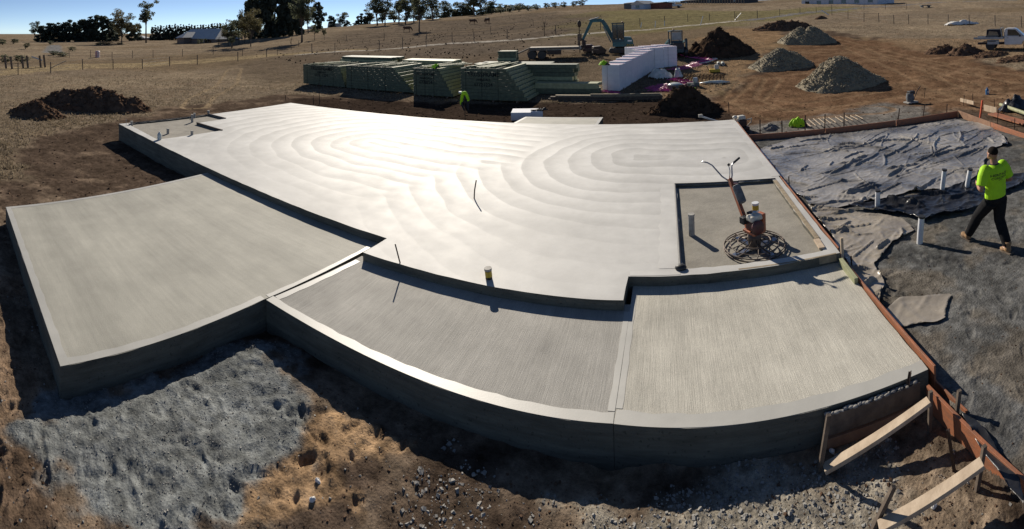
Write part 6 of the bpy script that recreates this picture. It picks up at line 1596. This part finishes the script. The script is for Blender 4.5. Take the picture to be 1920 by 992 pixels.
def tree(kind, label, px, pyb, pyt, wpx=None, group=None, name=None, var=0):
    key = (kind, var)
    if key not in PROTO:
        t_, cr = make_tree(kind, 100 + 13 * var + len(kind) * 7)
        tm = t_.build('trunk', M_barkd if kind in ('pine', 'dense', 'bare') else M_bark, smooth=True)
        PROTO[key] = (tm.data, cr.data)
        bpy.data.objects.remove(tm); bpy.data.objects.remove(cr)
    c = P3(px, pyb); h = (pyb - pyt) * mpp(c)
    r_ = thing(name or {'gum': 'gum_tree', 'bigum': 'gum_tree', 'tallgum': 'gum_tree', 'small': 'small_tree', 'pine': 'pine_tree', 'dense': 'dense_tree', 'shrub': 'shrub', 'bare': 'bare_tree'}[kind], label, 'shrub' if kind == 'shrub' else 'tree', c, random.uniform(0, 6.28), group)
    co = PROTO[key][1]
    wd = {'gum': 0.62, 'bigum': 0.95, 'tallgum': 0.45, 'small': 0.7, 'pine': 0.42, 'dense': 0.66, 'shrub': 0.8, 'bare': 0.6}[kind]
    k = (wpx * mpp(c)) / (wd * h) if wpx else 1.0
    r_.scale = (h * k, h * k, h)
    for nm, me in zip(('trunk', 'crown'), PROTO[key]):
        o = bpy.data.objects.new(nm, me); COL.objects.link(o); o.parent = r_
    return r_
tree('gum', 'lone flat-topped tree at the left end of the far tree line', 65, 77, 39, 24, None, var=1)
gD = 'dark trees of the far left tree line'
for k, (px, tp, wp) in enumerate([(78, 46, 20), (88, 43, 22), (99, 43, 22), (110, 41, 22), (121, 40, 22), (131, 37, 20), (141, 41, 22), (150, 37, 22), (160, 36, 22), (170, 30, 24), (180, 28, 24), (192, 31, 26), (204, 33, 26)]):
    tree('dense' if k % 3 else 'pine', 'dark tree in the far left tree line, %s from the left' % ORD[k], px, 78, tp, wp * 1.6, gD, 'dark_tree', var=k % 4)
tree('bigum', 'broad round bronze gum tree left of the tall thin gum', 228, 83, 21, 62, None, var=1)
tree('tallgum', 'tall thin leaning gum tree rising above the left tree line', 274, 81, -4, 38, None, var=2)
for k, (px, tp, wp) in enumerate([(214, 40, 30), (246, 42, 26), (258, 46, 22)]):
    tree('dense', 'dark tree filling the line near the broad bronze gum, %s from the left' % ORD[k], px, 77, tp, wp, 'dark trees near the bronze gum', 'dark_tree', var=(k + 1) % 4)
for k, (px, b_, tp, wp) in enumerate([(428, 84, 44, 34), (448, 82, 36, 36), (458, 80, 22, 36), (578, 62, 8, 34)]):
    tree('gum' if k % 2 else 'bigum', 'gum tree on the fringe of the tall dark clump, %s from the left' % ORD[k], px, b_, tp, wp, 'gums fringing the tall dark clump', var=k)
gW = 'conifers of the windbreak behind the brick house'
for k in range(27):
    px = 286 + k * 5.3
    tree('pine', 'dark conifer in the windbreak row, %s from the left' % ORD[k], px, 76 - k * 0.10, 47 - k * 0.15 + random.uniform(-2, 2), 13, gW, 'windbreak_conifer', var=k % 3)
tree('gum', 'mid-sized gum tree right of the brick house', 435, 88, 31, 44, None, var=3)
tree('bigum', 'dark rounded gum tree before the tall dark pines', 470, 86, 16, 50, None, var=2)
for k, (px, tp, wp) in enumerate([(468, -8, 40), (484, -25, 46), (500, -40, 50), (516, -45, 50), (532, -35, 50), (548, -30, 46), (561, -12, 40)]):
    tree('dense', 'very tall dark tree in the dense clump, %s from the left' % ORD[k], px, 74 - 1.5 * k, tp, wp, 'very tall dark trees of the clump', 'tall_dark_tree', var=k % 4)
tree('gum', 'open gum tree with bare trunk right of the dense clump', 566, 78, -28, 62, None, var=4)
tree('dense', 'broad dark conifer left of the pale roofed house', 596, 56, 3, 32, None, var=2)
tree('small', 'small dark tree on the slope below the white vehicle', 590, 74, 44, 18, None, var=1)
tree('small', 'thin young tree on the slope right of the small dark tree', 608, 74, 50, 12, None, var=2)
for k, (px, b_, tp, wp) in enumerate([(622, 46, 18, 20), (641, 44, 10, 26), (650, 44, 26, 14), (668, 43, 27, 14), (678, 42, 12, 20), (690, 42, 24, 14)]):
    tree('dense' if k % 2 == 0 else 'gum', 'tree on the skyline right of the pale roofed house, %s from the left' % ORD[k], px, b_, tp, wp * 1.2, 'skyline trees right of the pale roofed house', 'skyline_tree', var=k % 3)
hill = [(708, 48, -14), (722, 47, -10), (748, 43, -12), (760, 44, -16), (786, 59, -16), (776, 41, -14), (812, 36, -16), (838, 32, -18), (856, 31, -12), (868, 30, -20), (878, 29, -16), (889, 29, -20), (900, 28, -18), (912, 26, -20), (924, 25, -22), (936, 23, -18), (948, 21, -20), (960, 20, -16), (974, 18, -22), (988, 16, -18), (1003, 14, -20), (1020, 12, -16), (1040, 11, -14), (1060, 10, -12), (1085, 8, -14), (1132, 8, -16)]
for k, (px, b_, tp) in enumerate(hill):
    tree('gum', 'open gum tree of the hilltop row, %s from the left' % ORD[k], px, b_, tp, random.uniform(38, 52), 'gum trees of the hilltop row', var=k % 6)
for k in range(17):
    px = 694 + k * 23
    tree('gum', 'shorter gum tree standing behind the hilltop row, %s from the left' % ORD[k], px, np.interp(px, [690, 800, 900, 1040, 1100], [44, 36, 26, 10, 7]), np.interp(px, [690, 900, 1100], [4, -6, -16]), random.uniform(34, 46), 'gum trees behind the hilltop row', var=(k + 2) % 6)
for k in range(12):
    px = 905 + k * 17
    tree('shrub', 'low dark bush at the foot of the hilltop row, %s from the left' % ORD[k], px, 28 - k * 1.6, 17 - k * 1.6, 22, 'bushes under the hilltop row', 'low_bush', var=k % 3)
for k in range(28):
    px = 372 + k * 6.8
    tree('shrub', 'small hedge shrub beside the brick house, %s from the left' % ORD[k], px, 83 - k * 0.62, 73 - k * 0.62 + random.uniform(-1, 1), 8, 'hedge shrubs by the brick house', 'hedge_shrub', var=k % 3)
tree('bare', 'young leafless tree with thin trunk before the brick house', 410, 90, 62, 20, 'young trees on the left slope', 'bare_tree', 1)
tree('small', 'young tree standing alone on the left slope', 434, 90, 66, 22, 'young trees on the left slope', 'small_tree', 3)
tree('bare', 'leafless sapling by the farm track', 546, 92, 60, 14, 'young trees on the left slope', 'bare_tree', 2)
tree('bare', 'dead leaning tree with pale branches behind the trailer', 1021, 66, 26, 22, None, 'bare_tree', 3)
for k, (px, py, h, wp) in enumerate([(200, 84, 6, 40), (184, 85, 5, 22), (222, 84, 5, 26), (12, 116, 16, 34), (40, 118, 16, 40), (100, 104, 8, 26), (118, 106, 9, 34), (48, 92, 12, 18), (136, 96, 9, 20), (5, 84, 12, 26), (25, 82, 10, 24), (95, 84, 8, 14)]):
    tree('shrub', 'low bush on the far left paddock, number %s by nearness to the picture edge' % ORD[[10, 9, 11, 1, 3, 6, 7, 4, 8, 0, 2, 5][k]], px, py, py - h, wp, 'bushes on the far left paddock', 'paddock_bush', var=k % 3)
# ------------------------------------------------------------ cattle on the slope
M_cow = mat('brown hide', (0.11, 0.055, 0.03), (0.07, 0.035, 0.02), 0.8, 2)
def cow(label, px, py, rot):
    r_ = thing('cow', label, 'cow', P3(px, py), rot, 'cattle grazing on the slope')
    b_ = MB(); b_.ell((0, 0, 1.02), (0.75, 0.30, 0.36)); b_.ell((0.5, 0, 1.0), (0.32, 0.27, 0.42)); b_.ell((-0.6, 0, 1.08), (0.28, 0.27, 0.32))
    b_.tube([(0.7, 0, 1.15), (1.0, 0, 0.95), (1.15, 0, 0.65)], [0.24, 0.17, 0.13], 9); b_.tube([(1.12, 0, 0.70), (1.2, 0, 0.50), (1.26, 0, 0.30)], [0.13, 0.12, 0.08], 9)
    for s_ in (-1, 1):
        b_.ell((1.1, 0.16 * s_, 0.75), (0.05, 0.10, 0.04))
        b_.tube([(0.55, 0.16 * s_, 0.85), (0.57, 0.16 * s_, 0.45), (0.55, 0.16 * s_, 0.0)], [0.12, 0.065, 0.055], 7); b_.tube([(-0.62, 0.16 * s_, 0.95), (-0.55, 0.16 * s_, 0.62), (-0.72, 0.16 * s_, 0.42), (-0.68, 0.16 * s_, 0.0)], [0.16, 0.10, 0.06, 0.055], 7)
    b_.tube([(-0.86, 0, 1.2), (-0.95, 0, 0.9), (-0.93, 0, 0.5)], [0.035, 0.025, 0.03], 5)
    solid(b_, 'body', M_cow, r_, 0.04, 3)
cow('brown cow grazing on the slope, left of the two in the open', 886, 46, 0.3)
cow('brown cow grazing on the slope, right of the two in the open', 914, 44, 2.6)
cow('brown cow lying in front of the twin-trunk gum on the slope', 763, 61, 0.6)
